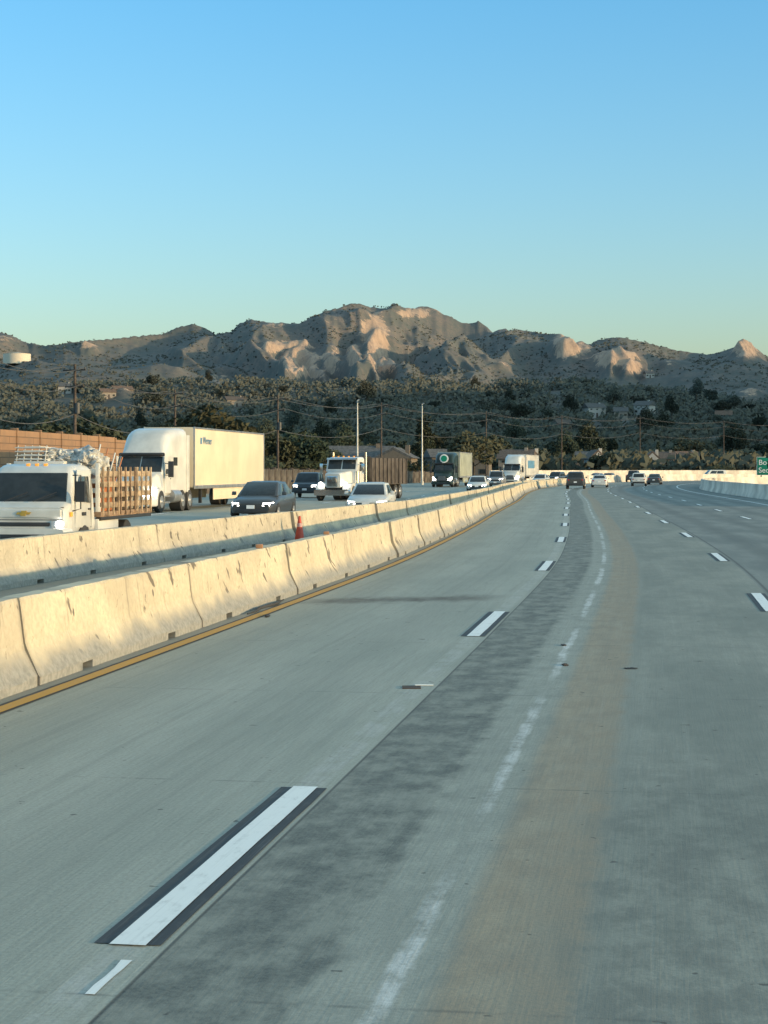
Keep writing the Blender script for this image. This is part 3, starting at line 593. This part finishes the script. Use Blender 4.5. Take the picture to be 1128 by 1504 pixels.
for i in range(4):
    for (a,b) in (((-.98,2.2),(-.25,2.2)),((-.98,2.9),(-.25,2.9)),((-.98,2.2),(-.98,2.9)),((-.25,2.2),(-.25,2.9))): m.tube([(a[0],a[1],2.24+.09*i),(b[0],b[1],2.24+.09*i)],.013,5)
    m.box(-.9+.05*i,-.4,2.22,2.85,2.25+.09*i,2.27+.09*i)
for k in range(5): m.tube([(-.95+.17*k,2.2,2.2),(-.92+.17*k,2.25,2.56)],.012,5)
on(r,'folded_chair_stack',m,MW2,'stack of white folded frames on top of the load','stack',0)
for k in range(4): on(r,'pole',MB().tube([(.6+.1*k,2.6+.2*k,1.1),(.75+.09*k,3.2+.3*k,2.6-.1*k)],.018),MORG if k%2 else MW2,['thin white pole sticking up first behind the cab','thin orange pole sticking up second behind the cab','thin white pole sticking up third behind the cab','short orange pole sticking up last behind the cab'][k],'pole',0)
# ------------------------------------------------------------ cone, debris
rt=empty('traffic_cone',(gp(440,49),49,.002),.2,'orange traffic cone standing between the two barrier rows','traffic cone')
MB().box(-.18,.18,-.18,.18,0,.03).build('base',MRB,rt,.01); MB().cyl((0,0,.03),(0,0,.72),.14,.03,20).build('cone_body',MCONE,rt)
MB().cyl((0,0,.42),(0,0,.52),.082,.067,20).build('reflective_band',pm('dull_band',(.5,.3,.28),.5),rt)
MSCR=pm('dark_scrap',(.07,.05,.04),.9)
def debris(px,py,sx,sy,sz,mat,name,label,cat,rz=0,z=.004):
    d=CH*F/(py-HY); bm=bmesh.new(); bmesh.ops.create_icosphere(bm,subdivisions=3,radius=1)
    for v in bm.verts: q=v.co*(1+.7*noise.noise(v.co*2.5+Vector((px,py,0)))); v.co=Vector((q.x*sx,q.y*sy,max(0,q.z)*sz))
    me=bpy.data.meshes.new(name); bm.to_mesh(me); bm.free(); me.materials.append(mat); o=bpy.data.objects.new(name,me); col.objects.link(o); o.location=(gp(px,d),d,z); o.rotation_euler=(0,0,rz); tag(o,label,cat)
debris(830,977,.03,.09,.012,MSCR,'debris','brown scrap of debris on the scraped line','debris')
debris(828,948,.03,.08,.01,MRB,'debris','small dark scrap farther up the scraped line','debris')
debris(927,982,.06,.06,.006,MRB,'debris','flat dark scrap in the right lane','debris')
debris(393,905,.03,.25,.02,MRB,'debris','dark scrap lying on the yellow line','debris')
d=CH*F/(1010-HY); tag(MB().box(-.12,.05,-.1,.1,0,.006).build('survey_plate',MSCR,None),'small dark plate set in the left lane','plate').location=(gp(610,d),d,.002)
tag(MB().box(-.07,.1,-.02,.02,0,.006).build('paint_chip',MPW,None),'small white paint patch beside the dark plate','paint patch').location=(gp(618,d)+.02,d+.16,.003)
tt=tod(25.8,-3.4); pts=[]
for k in range(14): 
    p,_=path(tt+k*.2-1.4,-3.40+.04*math.sin(k*.9)); pts.append((p.x,p.y,.012+.015*abs(math.sin(k*.55))))
tag(MB().tube(pts,[.008+.016*math.sin(PI*k/13) for k in range(14)]).build('tyre_shred',MRB),'curled black tyre shred at the foot of the near barrier','tyre shred')
MFO=pm('faded_orange',(.4,.2,.1),.6)
for tq,lab in ((26.9,'small orange reflector block on top of the near barrier, nearest one'),(32.5,'small orange reflector block on top of the near barrier, second one')):
    p,dd=path(tod(tq,-3.78),-3.78); tag(MB().box(-.05,.05,-.09,.09,.81,.87).build('reflector_block',MFO,None,.01),lab,'reflector').location=(p.x,p.y,0)
# ------------------------------------------------------------ hills
RID=[(-700,500),(-400,480),(-150,505),(0,487),(20,494),(35,501),(65,507),(120,500),(165,497),(200,493),(240,490),(262,479),(285,475),(302,481),(315,491),(340,487),(352,474),(368,468),(400,475),(440,476),(455,466),(480,456),(505,449),(522,444),(545,451),(575,444),(600,448),(640,451),(680,465),(740,481),(790,488),(825,491),(845,505),(858,508),(875,500),(905,494),(940,500),(990,513),(1040,521),(1060,516),(1090,507),(1110,511),(1128,526),(1180,530),(1300,500),(1700,520)]
def er(u):
    px=CX+u*F; a=0
    for o,w_ in ((-5,.25),(0,.5),(5,.25)): a+=w_*interp(px+o,RID)
    a+=1.8*noise.noise(Vector((px*.11,3,0)))+1.0*noise.noise(Vector((px*.4,9,0)))
    return (HY-a)/F
CL=[(550,490,18,26,1),(555,520,17,26,1),(568,545,14,12,.9),(520,530,11,16,.8),(486,535,14,20,.7),(420,513,30,10,1),(440,535,26,16,1),(452,555,24,8,.8),(828,510,14,20,1),(848,518,18,9,.9),(905,533,30,11,.95),(928,546,16,8,.8),(1095,518,18,11,.9),(1100,583,24,9,.5),(5,500,16,6,.5),(130,514,16,6,.7),(615,460,30,8,.85),(405,477,20,4,.6),(320,562,26,6,.5),(180,580,18,5,.5),(735,540,20,5,.4),(490,470,24,8,.45),(250,515,30,6,.35),(990,535,26,6,.35)]
def hz(x,y,rough=True):
    if y<400: return -.5
    u=x/y; Yr=1700+90*math.sin(u*17+1)+60*math.sin(u*41); 
    if y<1150:
        z=interp(y,[(400,-.4),(470,.6),(600,4),(800,15),(1000,35),(1150,54)]); 
        if rough: z+=sstep(520,900,y)*(10*noise.fractal(Vector((x/170,y/170,2)),1,2,4))
        return z
    zr=CH+er(u)*Yr; t=(y-1150)/(Yr-1150)
    if t<=1:
        z=54+(zr-54)*(t**1.05); env=math.sin(PI*min(1,t))**.6 if t<1 else 0
        if rough:
            wx=x+34*noise.noise(Vector((x/200,y/200,5)))+ (Yr-y)*.22*math.sin(u*13)
            n1=1-abs(noise.noise(Vector((wx/125,y/480,1.3)))*2); n2=1-abs(noise.noise(Vector((wx/44+4,y/170,3.3)))*2); n3=1-abs(noise.noise(Vector((wx/15+8,y/55,6.3)))*2)
            z+=(1-sstep(0,.25,t))*10*noise.fractal(Vector((x/170,y/170,2)),1,2,4)
            k=min(1,(zr-54)/100)
            z-=env*k*(46*(1-n1)+14*(1-n2)+4.5*(1-n3))
            z+=env*8
        return z
    return zr-(y-Yr)*.3
def cliff(x,y,z):
    px=CX+x/y*F; py=HY-(z-CH)/y*F; c=0
    for a,b,sa,sb,w_ in CL:
        dx=(px-a)/sa; dy=(py-b)/sb; q=dx*dx+dy*dy
        if q<6: c=max(c,w_*math.exp(-q*.7))
    return c
ys=[400+15*i for i in range(50)]+[1150+3.2*i for i in range(188)]+[1755+40*i for i in range(12)]
NU=800; us=[-.42+.84*i/(NU-1) for i in range(NU)]
V=[];CV=[]
for y in ys:
    for u in us:
        x=u*y; z=hz(x,y); c=cliff(x,y,z) if abs(u)<.25 else 0
        if c>.12:
            k=min(1,(c-.12)*1.6)
            w1=1-2*abs(noise.noise(Vector((x/40,y/110,2.)))); w2=1-2*abs(noise.noise(Vector((x/15,y/55,7.)))); w3=noise.noise(Vector((x/5,y/16,z/20)))
            z+=k*(7*w1+4.5*w2+1.8*w3)*(.15 if y>1600 else 1)
        V.append((x,y,z)); CV.append(c)
Fc=[]
for j in range(len(ys)-1):
    for i in range(NU-1): a=j*NU+i; Fc.append((a,a+1,a+NU+1,a+NU))
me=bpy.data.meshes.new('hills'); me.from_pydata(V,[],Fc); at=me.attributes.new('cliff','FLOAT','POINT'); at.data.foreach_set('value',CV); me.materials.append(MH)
for p in me.polygons: p.use_smooth=True
hills=bpy.data.objects.new('hills',me); col.objects.link(hills); hills['kind']='structure'
V=[];Fc=[]; nx,ny=30,60  # out-of-view hill on the right, added to shade the valley and lower slopes
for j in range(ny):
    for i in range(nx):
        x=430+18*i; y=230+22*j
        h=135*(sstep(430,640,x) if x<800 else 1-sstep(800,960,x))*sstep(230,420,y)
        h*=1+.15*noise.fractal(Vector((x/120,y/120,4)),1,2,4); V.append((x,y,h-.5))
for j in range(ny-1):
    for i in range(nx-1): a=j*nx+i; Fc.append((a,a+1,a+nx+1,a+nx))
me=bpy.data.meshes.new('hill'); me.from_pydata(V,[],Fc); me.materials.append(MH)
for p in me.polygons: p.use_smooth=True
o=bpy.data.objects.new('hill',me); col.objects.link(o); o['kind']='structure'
def onhill(px,py):
    u=(px-CX)/F; e=(HY-py)/F; y=430
    while y<1740:
        if (hz(u*y,y)-CH)/y>=e: break
        y+=4
    return u*y,y,hz(u*y,y)
VH=[(756,430,8,4.2,2.2,0,1,False,'brown roofed house above the white semi truck'),(783,435,4.5,4.0,2.2,1,1,True,'white gabled house right of the white semi truck'),(878,450,4,4,2.2,1,1,True,'small white gabled house above the far cars ahead'),(862,460,6,4,1.8,0,0,False,'grey roofed house left of the small gabled house'),
    (958,470,4.2,3.6,2.2,1,1,True,'white gabled house, left of the pair near the right'),(975,475,5,3.6,2,0,1,False,'cream low house, right of the pair near the right'),(1015,500,6,3.5,1.8,0,2,False,'tile roofed house near the right frame edge'),(690,420,9,4.3,2.0,2,1,False,'brown house above the green semi trailer'),(655,430,7,4.5,2.0,2,0,False,'tan house above the green semi cab')]
HH=[(877,614,10,5,1,0,'large pale hillside house, left of the pair'),(942,610,9,5,1,0,'pale hillside house, right of the pair'),(912,616,7,3.5,0,0,'low cream house between the two pale hillside houses'),(348,600,12,4,0,1,'pale house on the left hillside above the trailer'),(182,583,12,3.5,2,2,'orange roofed house on the upper left slope'),(160,588,9,3.5,0,2,'small house beside the orange roofed house on the slope'),(95,580,8,4,1,0,'pale house on the slope left of the tall utility pole'),(955,556,7,3.5,1,0,'lone pale building high on the right ridge slope'),(830,636,7,3.5,2,1,'tan house low on the slope above the far cars'),(1062,622,8,3.5,2,2,'tile roofed house low on the right slope')]
HP=[onhill(a[0],a[1]) for a in HH]; CLR=[(gp(a[0],a[1]),a[1],a[2]) for a in VH]+[(p[0],p[1],a[2]) for p,a in zip(HP,HH)]
def blocked(x,y,r=2,b=150):
    for hx,hy,w in CLR:
        if hy-b<y<hy+8 and abs(x/y-hx/hy)*hy<w*.55+r: return True
    return False
def leaf_mass(name,N,ymin,ymax,smin,smax,nq,mat,thr,label,seed,hfac=.8,cl=.2,q0=.5):
    random.seed(seed); sv=[];sf=[]; n=0
    while n<N:
        y=random.uniform(ymin,ymax); u=random.uniform(-.235,.235); x=u*y
        if noise.noise(Vector((x/60,y/60,8)))<random.uniform(*thr): continue
        z=hz(x,y)
        if y<520 and offs(x,y)>-40: continue
        if y>1100 and cliff(x,y,z)>cl: continue
        if y<1100 and blocked(x,y,-1,70): continue
        n+=1; s=random.uniform(smin,smax)
        for k in range(nq):
            c=Vector((x+random.gauss(0,s*.5),y+random.gauss(0,s*.5),z+random.uniform(0,s*hfac))); a=Vector((random.gauss(0,1),random.gauss(0,1),random.gauss(0,1))).normalized(); b=a.orthogonal().normalized(); q=s*q0; a*=q; b*=q*.8
            i=len(sv); sv+=[tuple(c-a-b),tuple(c+a-b*.6),tuple(c+a*.7+b),tuple(c-a*.8+b)]; sf.append((i,i+1,i+2,i+3))
    me=bpy.data.meshes.new(name); me.from_pydata(sv,[],sf); me.materials.append(mat); o=bpy.data.objects.new(name,me); col.objects.link(o); tag(o,label,name,kind='stuff')
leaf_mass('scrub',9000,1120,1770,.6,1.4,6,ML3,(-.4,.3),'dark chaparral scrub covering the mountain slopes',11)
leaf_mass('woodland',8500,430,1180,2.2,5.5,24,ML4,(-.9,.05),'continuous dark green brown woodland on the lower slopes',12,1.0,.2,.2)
# ------------------------------------------------------------ trees
def tree_proto(name,h,rx,rz_,nl,ls,leaf,zc=.62,shape='round'):
    rt=empty(name); tr=MB(); hh=h*zc
    tr.tube([(0,0,-.3),(.1,0,hh*.4),(-.05,.1,hh*.8),(0,0,hh*1.15)],[h*.028,h*.022,h*.016,h*.008],7)
    for k in range(6):
        a=k*1.1+random.random(); z0=hh*(.45+.09*k); tr.tube([(0,0,z0),(rx*.35*math.cos(a),rx*.35*math.sin(a),z0+h*.12),(rx*.7*math.cos(a),rx*.7*math.sin(a),z0+h*.2)],[h*.012,h*.008,h*.003],5)
    tr.build('trunk',MBARK,rt)
    cl=[]
    for k in range(16):
        while True:
            p=Vector((random.uniform(-1,1),random.uniform(-1,1),random.uniform(-1,1)))
            if .25<p.length<1: break
        cl.append((Vector((p.x*rx*.8,p.y*rx*.8,hh+p.z*rz_*.8)),random.uniform(.28,.5)))
    v=[];f=[]
    for k in range(nl):
        c,s=random.choice(cl); q=Vector((random.gauss(0,1),random.gauss(0,1),random.gauss(0,1))).normalized()*random.uniform(.5,1.)**.5
        c=c+Vector((q.x*s*rx,q.y*s*rx,q.z*s*rz_))
        if shape=='cone': 
            tt_=max(0,(c.z-(hh-rz_))/(2*rz_)); c.x*=(1.05-tt_); c.y*=(1.05-tt_)
        a=Vector((random.gauss(0,1),random.gauss(0,1),random.gauss(0,.7))).normalized(); b=a.orthogonal().normalized(); l=ls*random.uniform(.6,1.4); a*=l; b*=l*.6; i=len(v)
        v+=[tuple(c-a),tuple(c-b*.9),tuple(c+a),tuple(c+b)]; f.append((i,i+1,i+2,i+3))
    me=bpy.data.meshes.new('crown'); me.from_pydata(v,[],f); me.materials.append(leaf); o=bpy.data.objects.new('crown',me); col.objects.link(o); o.parent=rt
    return rt
random.seed(21)
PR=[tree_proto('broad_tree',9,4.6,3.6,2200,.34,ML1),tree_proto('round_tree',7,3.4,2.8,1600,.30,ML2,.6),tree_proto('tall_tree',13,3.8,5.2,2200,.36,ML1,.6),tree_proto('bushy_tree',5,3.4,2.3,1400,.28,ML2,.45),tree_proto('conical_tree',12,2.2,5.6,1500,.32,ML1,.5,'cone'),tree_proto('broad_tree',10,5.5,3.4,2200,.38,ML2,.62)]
KIND=['broad dark evergreen tree','round olive green tree','tall dark loose crowned tree','low bushy olive tree','narrow conical cypress tree','wide spreading olive tree']
used=set(); TREES=[]
def put(k,x,y,s,where):
    z=hz(x,y) if y>420 else -.06
    src=PR[k]; o=src if k not in used else copy_tree(src)
    used.add(k); TREES.append((o,x,y,max(z,-.06)-.15,s)); 
    o['label']=KIND[k]+' '+where; o['category']='tree'; o['group']=KIND[k]+'s '+where
n=0; tries=0
def okp(x,y): return not (-35<offs(x,y)<24)
VV='in the valley behind the timber wall'
for k_,px_,y_,s_ in ((3,500,300,.9),(1,555,298,.55),(3,535,305,.6),(0,478,312,.7),(1,592,300,.6),(3,612,306,.85),(3,465,290,.8)): put(k_,gp(px_,y_),y_,s_,VV)
while n<125 and tries<6000:
    tries+=1; y=random.uniform(185,520); u=random.uniform(-.235,.235); x=u*y
    if not okp(x,y): continue
    if 230<y<345 and abs(x/y*330+2)<10: continue
    if blocked(x,y,4) and random.random()<.9: continue
    k=random.choice((0,0,1,1,3,3,5,2)) ; s=random.uniform(.55,1.0)
    if k==2 and random.random()<.5: continue
    put(k,x,y,s,VV); n+=1
n=0
while n<162:
    y=520+600*random.random()**1.3; u=random.uniform(-.23,.23); x=u*y
    if noise.noise(Vector((x/70,y/70,1)))<random.uniform(-.6,.3) or blocked(x,y,0,90): continue
    k=random.choice((0,1,3,5,0,2,0,3)); put(k,x,y,random.uniform(.7,1.2),'on the lower hillside'); n+=1
put(4,gp(975,470),480,.8,'right of the gabled pair of houses')
for o,x,y,z,s in TREES:
    o.location=(x,y,z); o.scale=(s*random.uniform(.9,1.25),s*random.uniform(.9,1.2),s); o.rotation_euler=(0,0,random.uniform(0,6.28))
# ------------------------------------------------------------ houses
MROOF=[pm('grey_shingles',(.11,.11,.11),.9,0,.25,2),pm('brown_shingles',(.12,.095,.08),.9,0,.25,2),pm('clay_tiles',(.17,.11,.08),.9,0,.25,2)]
MHW=[pm('cream_stucco',(.30,.26,.22),.9,0,.1),pm('white_stucco',(.40,.39,.37),.9,0,.08),pm('tan_stucco',(.16,.135,.11),.9,0,.1)]
def house(x,y,z,w,dp,h,rh,wm,rm,rz,label,gable_front=False):
    rt=empty('house',(x,y,z),rz,label,'house')
    MB().box(-w/2,w/2,0,dp,-3,h).build('wall',wm,rt)
    r_=MB(); ov=.5
    if gable_front:
        yz=[(-w/2-ov,h-.12),(w/2+ov,h-.12),(0,h+rh)]
        r_.loft([[(a,-ov,b) for a,b in yz],[(a,dp+ov,b) for a,b in yz]])
        gw=MB().loft([[(a,-.02,b) for a,b in ((-w/2+.1,h-.2),(w/2-.1,h-.2),(0,h+rh-.55))],[(a,.3,b) for a,b in ((-w/2+.1,h-.2),(w/2-.1,h-.2),(0,h+rh-.55))]])
        g_=gw.build('gable_wall',wm,rt,0,False); g_.location=(0,-ov-.02,0)
    else:
        yz=[(-ov,h-.12),(dp+ov,h-.12),(dp/2,h+rh)]
        r_.loft([[(-w/2-ov,a,b) for a,b in yz],[(w/2+ov,a,b) for a,b in yz]])
    rf=r_.build('roof',rm,rt,0,False)
    MB().box(w*.25,w*.25+.8,dp*.4,dp*.4+.8,h,h+rh+.4).build('chimney',wm,rf)
    for i in range(3):
        cx=-w/2+w*(i+.5)/3
        if i==1: MB().box(cx-.5,cx+.5,-.05,.05,-.5,2.1).build('door',MPOLE,rt)
        else:
            f_=MB().box(cx-.8,cx+.8,-.05,.05,1.,2.3).build('window',wm,rt); MB().box(cx-.7,cx+.7,-.07,-.03,1.1,2.2).build('pane',MGL,f_)
    if h>4.5:
        for i in range(3):
            cx=-w/2+w*(i+.5)/3; f_=MB().box(cx-.6,cx+.6,-.05,.05,3.6,4.4).build('window',wm,rt); MB().box(cx-.5,cx+.5,-.07,-.03,3.7,4.3).build('pane',MGL,f_)
house(gp(528,330),330,-.06,13,9,4.3,2.3,MHW[2],MROOF[0],.05,'large grey roofed house behind the timber wall left of the second light pole')
house(gp(578,322),322,-.06,6.5,9,4.3,1.9,MHW[2],MROOF[0],-.15,'gabled wing of a house just left of the second light pole',True)
for (px,d,w,h,rh,wi,ri,gf,lab) in VH:
    house(gp(px,d),d,max(-.06,hz(gp(px,d),d)),w,7,h+.6,rh,MHW[wi],MROOF[ri],random.uniform(-.3,.3),lab,gf)
for (px,py,w,h,wi,ri,lab),(x,y,z) in zip(HH,HP):
    house(x,y,z+.5,w,8,h,2.4,MHW[wi],MROOF[ri],random.uniform(-.6,.6),lab)
x,y,z=onhill(25,533); k=y/F
MTK=pm('tank_cream',(.66,.58,.46),.7,0,.06)
rt=empty('water_tank',(x,y,z-1),0,'beige cylindrical water tank on the left hilltop','water tank'); MB().cyl((0,0,0),(0,0,13*k+1),20*k,n=32).build('tank_wall',MTK,rt); MB().cyl((0,0,13*k+1),(0,0,15*k+1),20.3*k,1,32).build('tank_roof',MTK,rt)
# ------------------------------------------------------------ poles and wires
UP=[(-60,130,11.2),(110,150,zat(535,150)),(257,200,zat(572,200)),(408,213,zat(580,213)),(560,290,13),(714,350,zat(604,350)),(825,400,zat(610,400)),(940,470,zat(612,470)),(1063,500,zat(618,500)),(1180,520,16)]
UL=['utility pole beyond the left frame edge','tall wooden utility pole with crossarms at the left above the stake truck','wooden utility pole rising above the semi truck roof','wooden utility pole right of the cream trailer','wooden utility pole between the two light poles','wooden utility pole above the green semi trailer','wooden utility pole above the far cars','wooden utility pole left of the gabled pair','wooden utility pole near the right frame edge','utility pole beyond the right frame edge']
PP=[]
for i,((px,d,h),lab) in enumerate(zip(UP,UL)):
    X=gp(px,d); rt=empty('utility_pole',(X,d,-.06 if d<400 else hz(X,d)-.3),-.5,lab,'utility pole','utility poles along the valley'); h2=h-rt.location.z
    MB().cyl((0,0,0),(0,0,h2),.17,.11,10).build('pole_shaft',MPOLE,rt)
    for zz,ww in ((h2-.5,1.2),(h2-1.9,1.0)):
        a=MB().box(-ww,ww,-.1,.0,zz-.06,zz+.06).build('crossarm',MPOLE,rt)
        for xx in (-ww+.1,-ww*.4,ww*.4,ww-.1): MB().cyl((xx,-.06,zz+.06),(xx,-.06,zz+.25),.04,.03,8).build('insulator',MPOLE,a)
    if i in (1,3): MB().cyl((.28,0,h2*.62),(.28,0,h2*.62+.9),.2,n=12).build('transformer',MWIRE,rt)
    PP.append((X,d,h))
for i,(a,b) in enumerate(zip(PP,PP[1:])):
    for j,(dz,off,sag,nm) in enumerate(((-.25,-1.1,.9,'top left'),(-.25,1.1,1.0,'top right'),(-1.6,.9,1.2,'middle'),(-4.2,0,1.2,'lowest'))):
        pts=[]
        for k in range(15):
            f_=k/14; pts.append((a[0]+(b[0]-a[0])*f_+off*.8,a[1]+(b[1]-a[1])*f_+off*.4,a[2]+(b[2]-a[2])*f_+dz-4*sag*f_*(1-f_)))
        o=MB().tube(pts,.026 if j<3 else .035,5).build('overhead_wire',MWIRE); tag(o,f'{nm} wire of span {i+1} from the left, sagging between two utility poles','wire','overhead wires')
for px,d,top,lab in ((525,200,588,'tall pale light pole, left of the two, beside the oncoming lanes'),(620,236,593,'tall pale light pole, right of the two, above the green semi')):
    rt=empty('light_pole',(gp(px,d),d,0),0,lab,'light pole','light poles beside the oncoming lanes'); h=zat(top,d)
    MB().cyl((0,0,0),(0,0,h),.13,.06,12).build('pole_shaft',MGALV,rt); MB().cyl((0,0,0),(0,0,.5),.22,.2,12).build('base',MFAR,rt); MB().tube([(0,0,h-.3),(.1,-.8,h-.05),(.15,-1.5,h)],.04).build('arm',MGALV,rt); MB().box(.05,.25,-2.1,-1.5,h-.08,h+.03).build('lamp_head',MAL,rt,.03)
# guide sign
d=262; X=gp(1112,d); rt=empty('road_sign',(X,d,-.06),-.1,'green road sign with white lettering at the right frame edge','sign')
z0=zat(697,d); z1=zat(671,d)
MB().box(0,3.9,0,.08,z0,z1).build('sign_panel',MSG,rt,.03); MB().box(-.05,3.95,.02,.1,z0-.05,z1+.05).build('sign_border',MSW,rt)
text('Box',1.1,MSW,rt,(.2,-.012,z0+1.5),(PI/2,0,0)); text('Seco',1.1,MSW,rt,(.2,-.012,z0+.35),(PI/2,0,0))
for xx in(.6,3.2): MB().box(xx-.08,xx+.08,.1,.2,0,z1).build('post',MPOLE,rt)
# ------------------------------------------------------------ light, sky, camera
SD=Vector((.93,-.36,0)).normalized(); EL=R(7.0); SD=Vector((SD.x*math.cos(EL),SD.y*math.cos(EL),math.sin(EL)))
sl=bpy.data.lights.new('sun','SUN'); sl.energy=4.2; sl.angle=R(.6); sl.color=(1,.67,.34); so=bpy.data.objects.new('sun',sl); col.objects.link(so); so.rotation_euler=SD.to_track_quat('Z','Y').to_euler()
w=bpy.data.worlds.new('World'); scene.world=w; w.use_nodes=True; nt=w.node_tree; bg=nt.nodes['Background']
sk=nt.nodes.new('ShaderNodeTexSky'); sk.sky_type='NISHITA'; sk.sun_disc=False; sk.sun_elevation=EL; sk.sun_rotation=math.atan2(SD.x,SD.y); sk.air_density=1.; sk.dust_density=1.5; sk.ozone_density=1.5
tc=nt.nodes.new('ShaderNodeTexCoord'); sx_=nt.nodes.new('ShaderNodeSeparateXYZ'); nt.links.new(tc.outputs['Generated'],sx_.inputs[0])
def mrng(a,b):
    mr=nt.nodes.new('ShaderNodeMapRange'); nt.links.new(sx_.outputs[2],mr.inputs[0]); mr.inputs[1].default_value=a; mr.inputs[2].default_value=b; return mr.outputs[0]
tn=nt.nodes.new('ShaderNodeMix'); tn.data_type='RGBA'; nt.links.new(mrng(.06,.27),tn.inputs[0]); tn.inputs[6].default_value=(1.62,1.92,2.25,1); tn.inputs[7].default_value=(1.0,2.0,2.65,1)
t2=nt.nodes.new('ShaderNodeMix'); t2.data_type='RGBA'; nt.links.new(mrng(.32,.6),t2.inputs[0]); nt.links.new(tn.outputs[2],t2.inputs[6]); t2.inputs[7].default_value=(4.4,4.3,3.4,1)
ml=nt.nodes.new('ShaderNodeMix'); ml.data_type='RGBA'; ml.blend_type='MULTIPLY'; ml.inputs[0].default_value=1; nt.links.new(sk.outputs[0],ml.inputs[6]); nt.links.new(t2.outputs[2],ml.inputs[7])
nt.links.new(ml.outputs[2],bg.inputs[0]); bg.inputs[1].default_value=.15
cd=bpy.data.cameras.new('camera'); cam=bpy.data.objects.new('camera',cd); col.objects.link(cam); cam.location=(0,0,CH); cam.rotation_euler=(PI/2,0,0)
cd.sensor_fit='VERTICAL'; cd.sensor_height=36; cd.lens=F/1504*36; cd.shift_y=-(752-HY)/1504; cd.clip_end=20000; cd.clip_start=.1
scene.camera=cam
scene.view_settings.view_transform='Standard'; scene.view_settings.look='None'; scene.view_settings.exposure=0
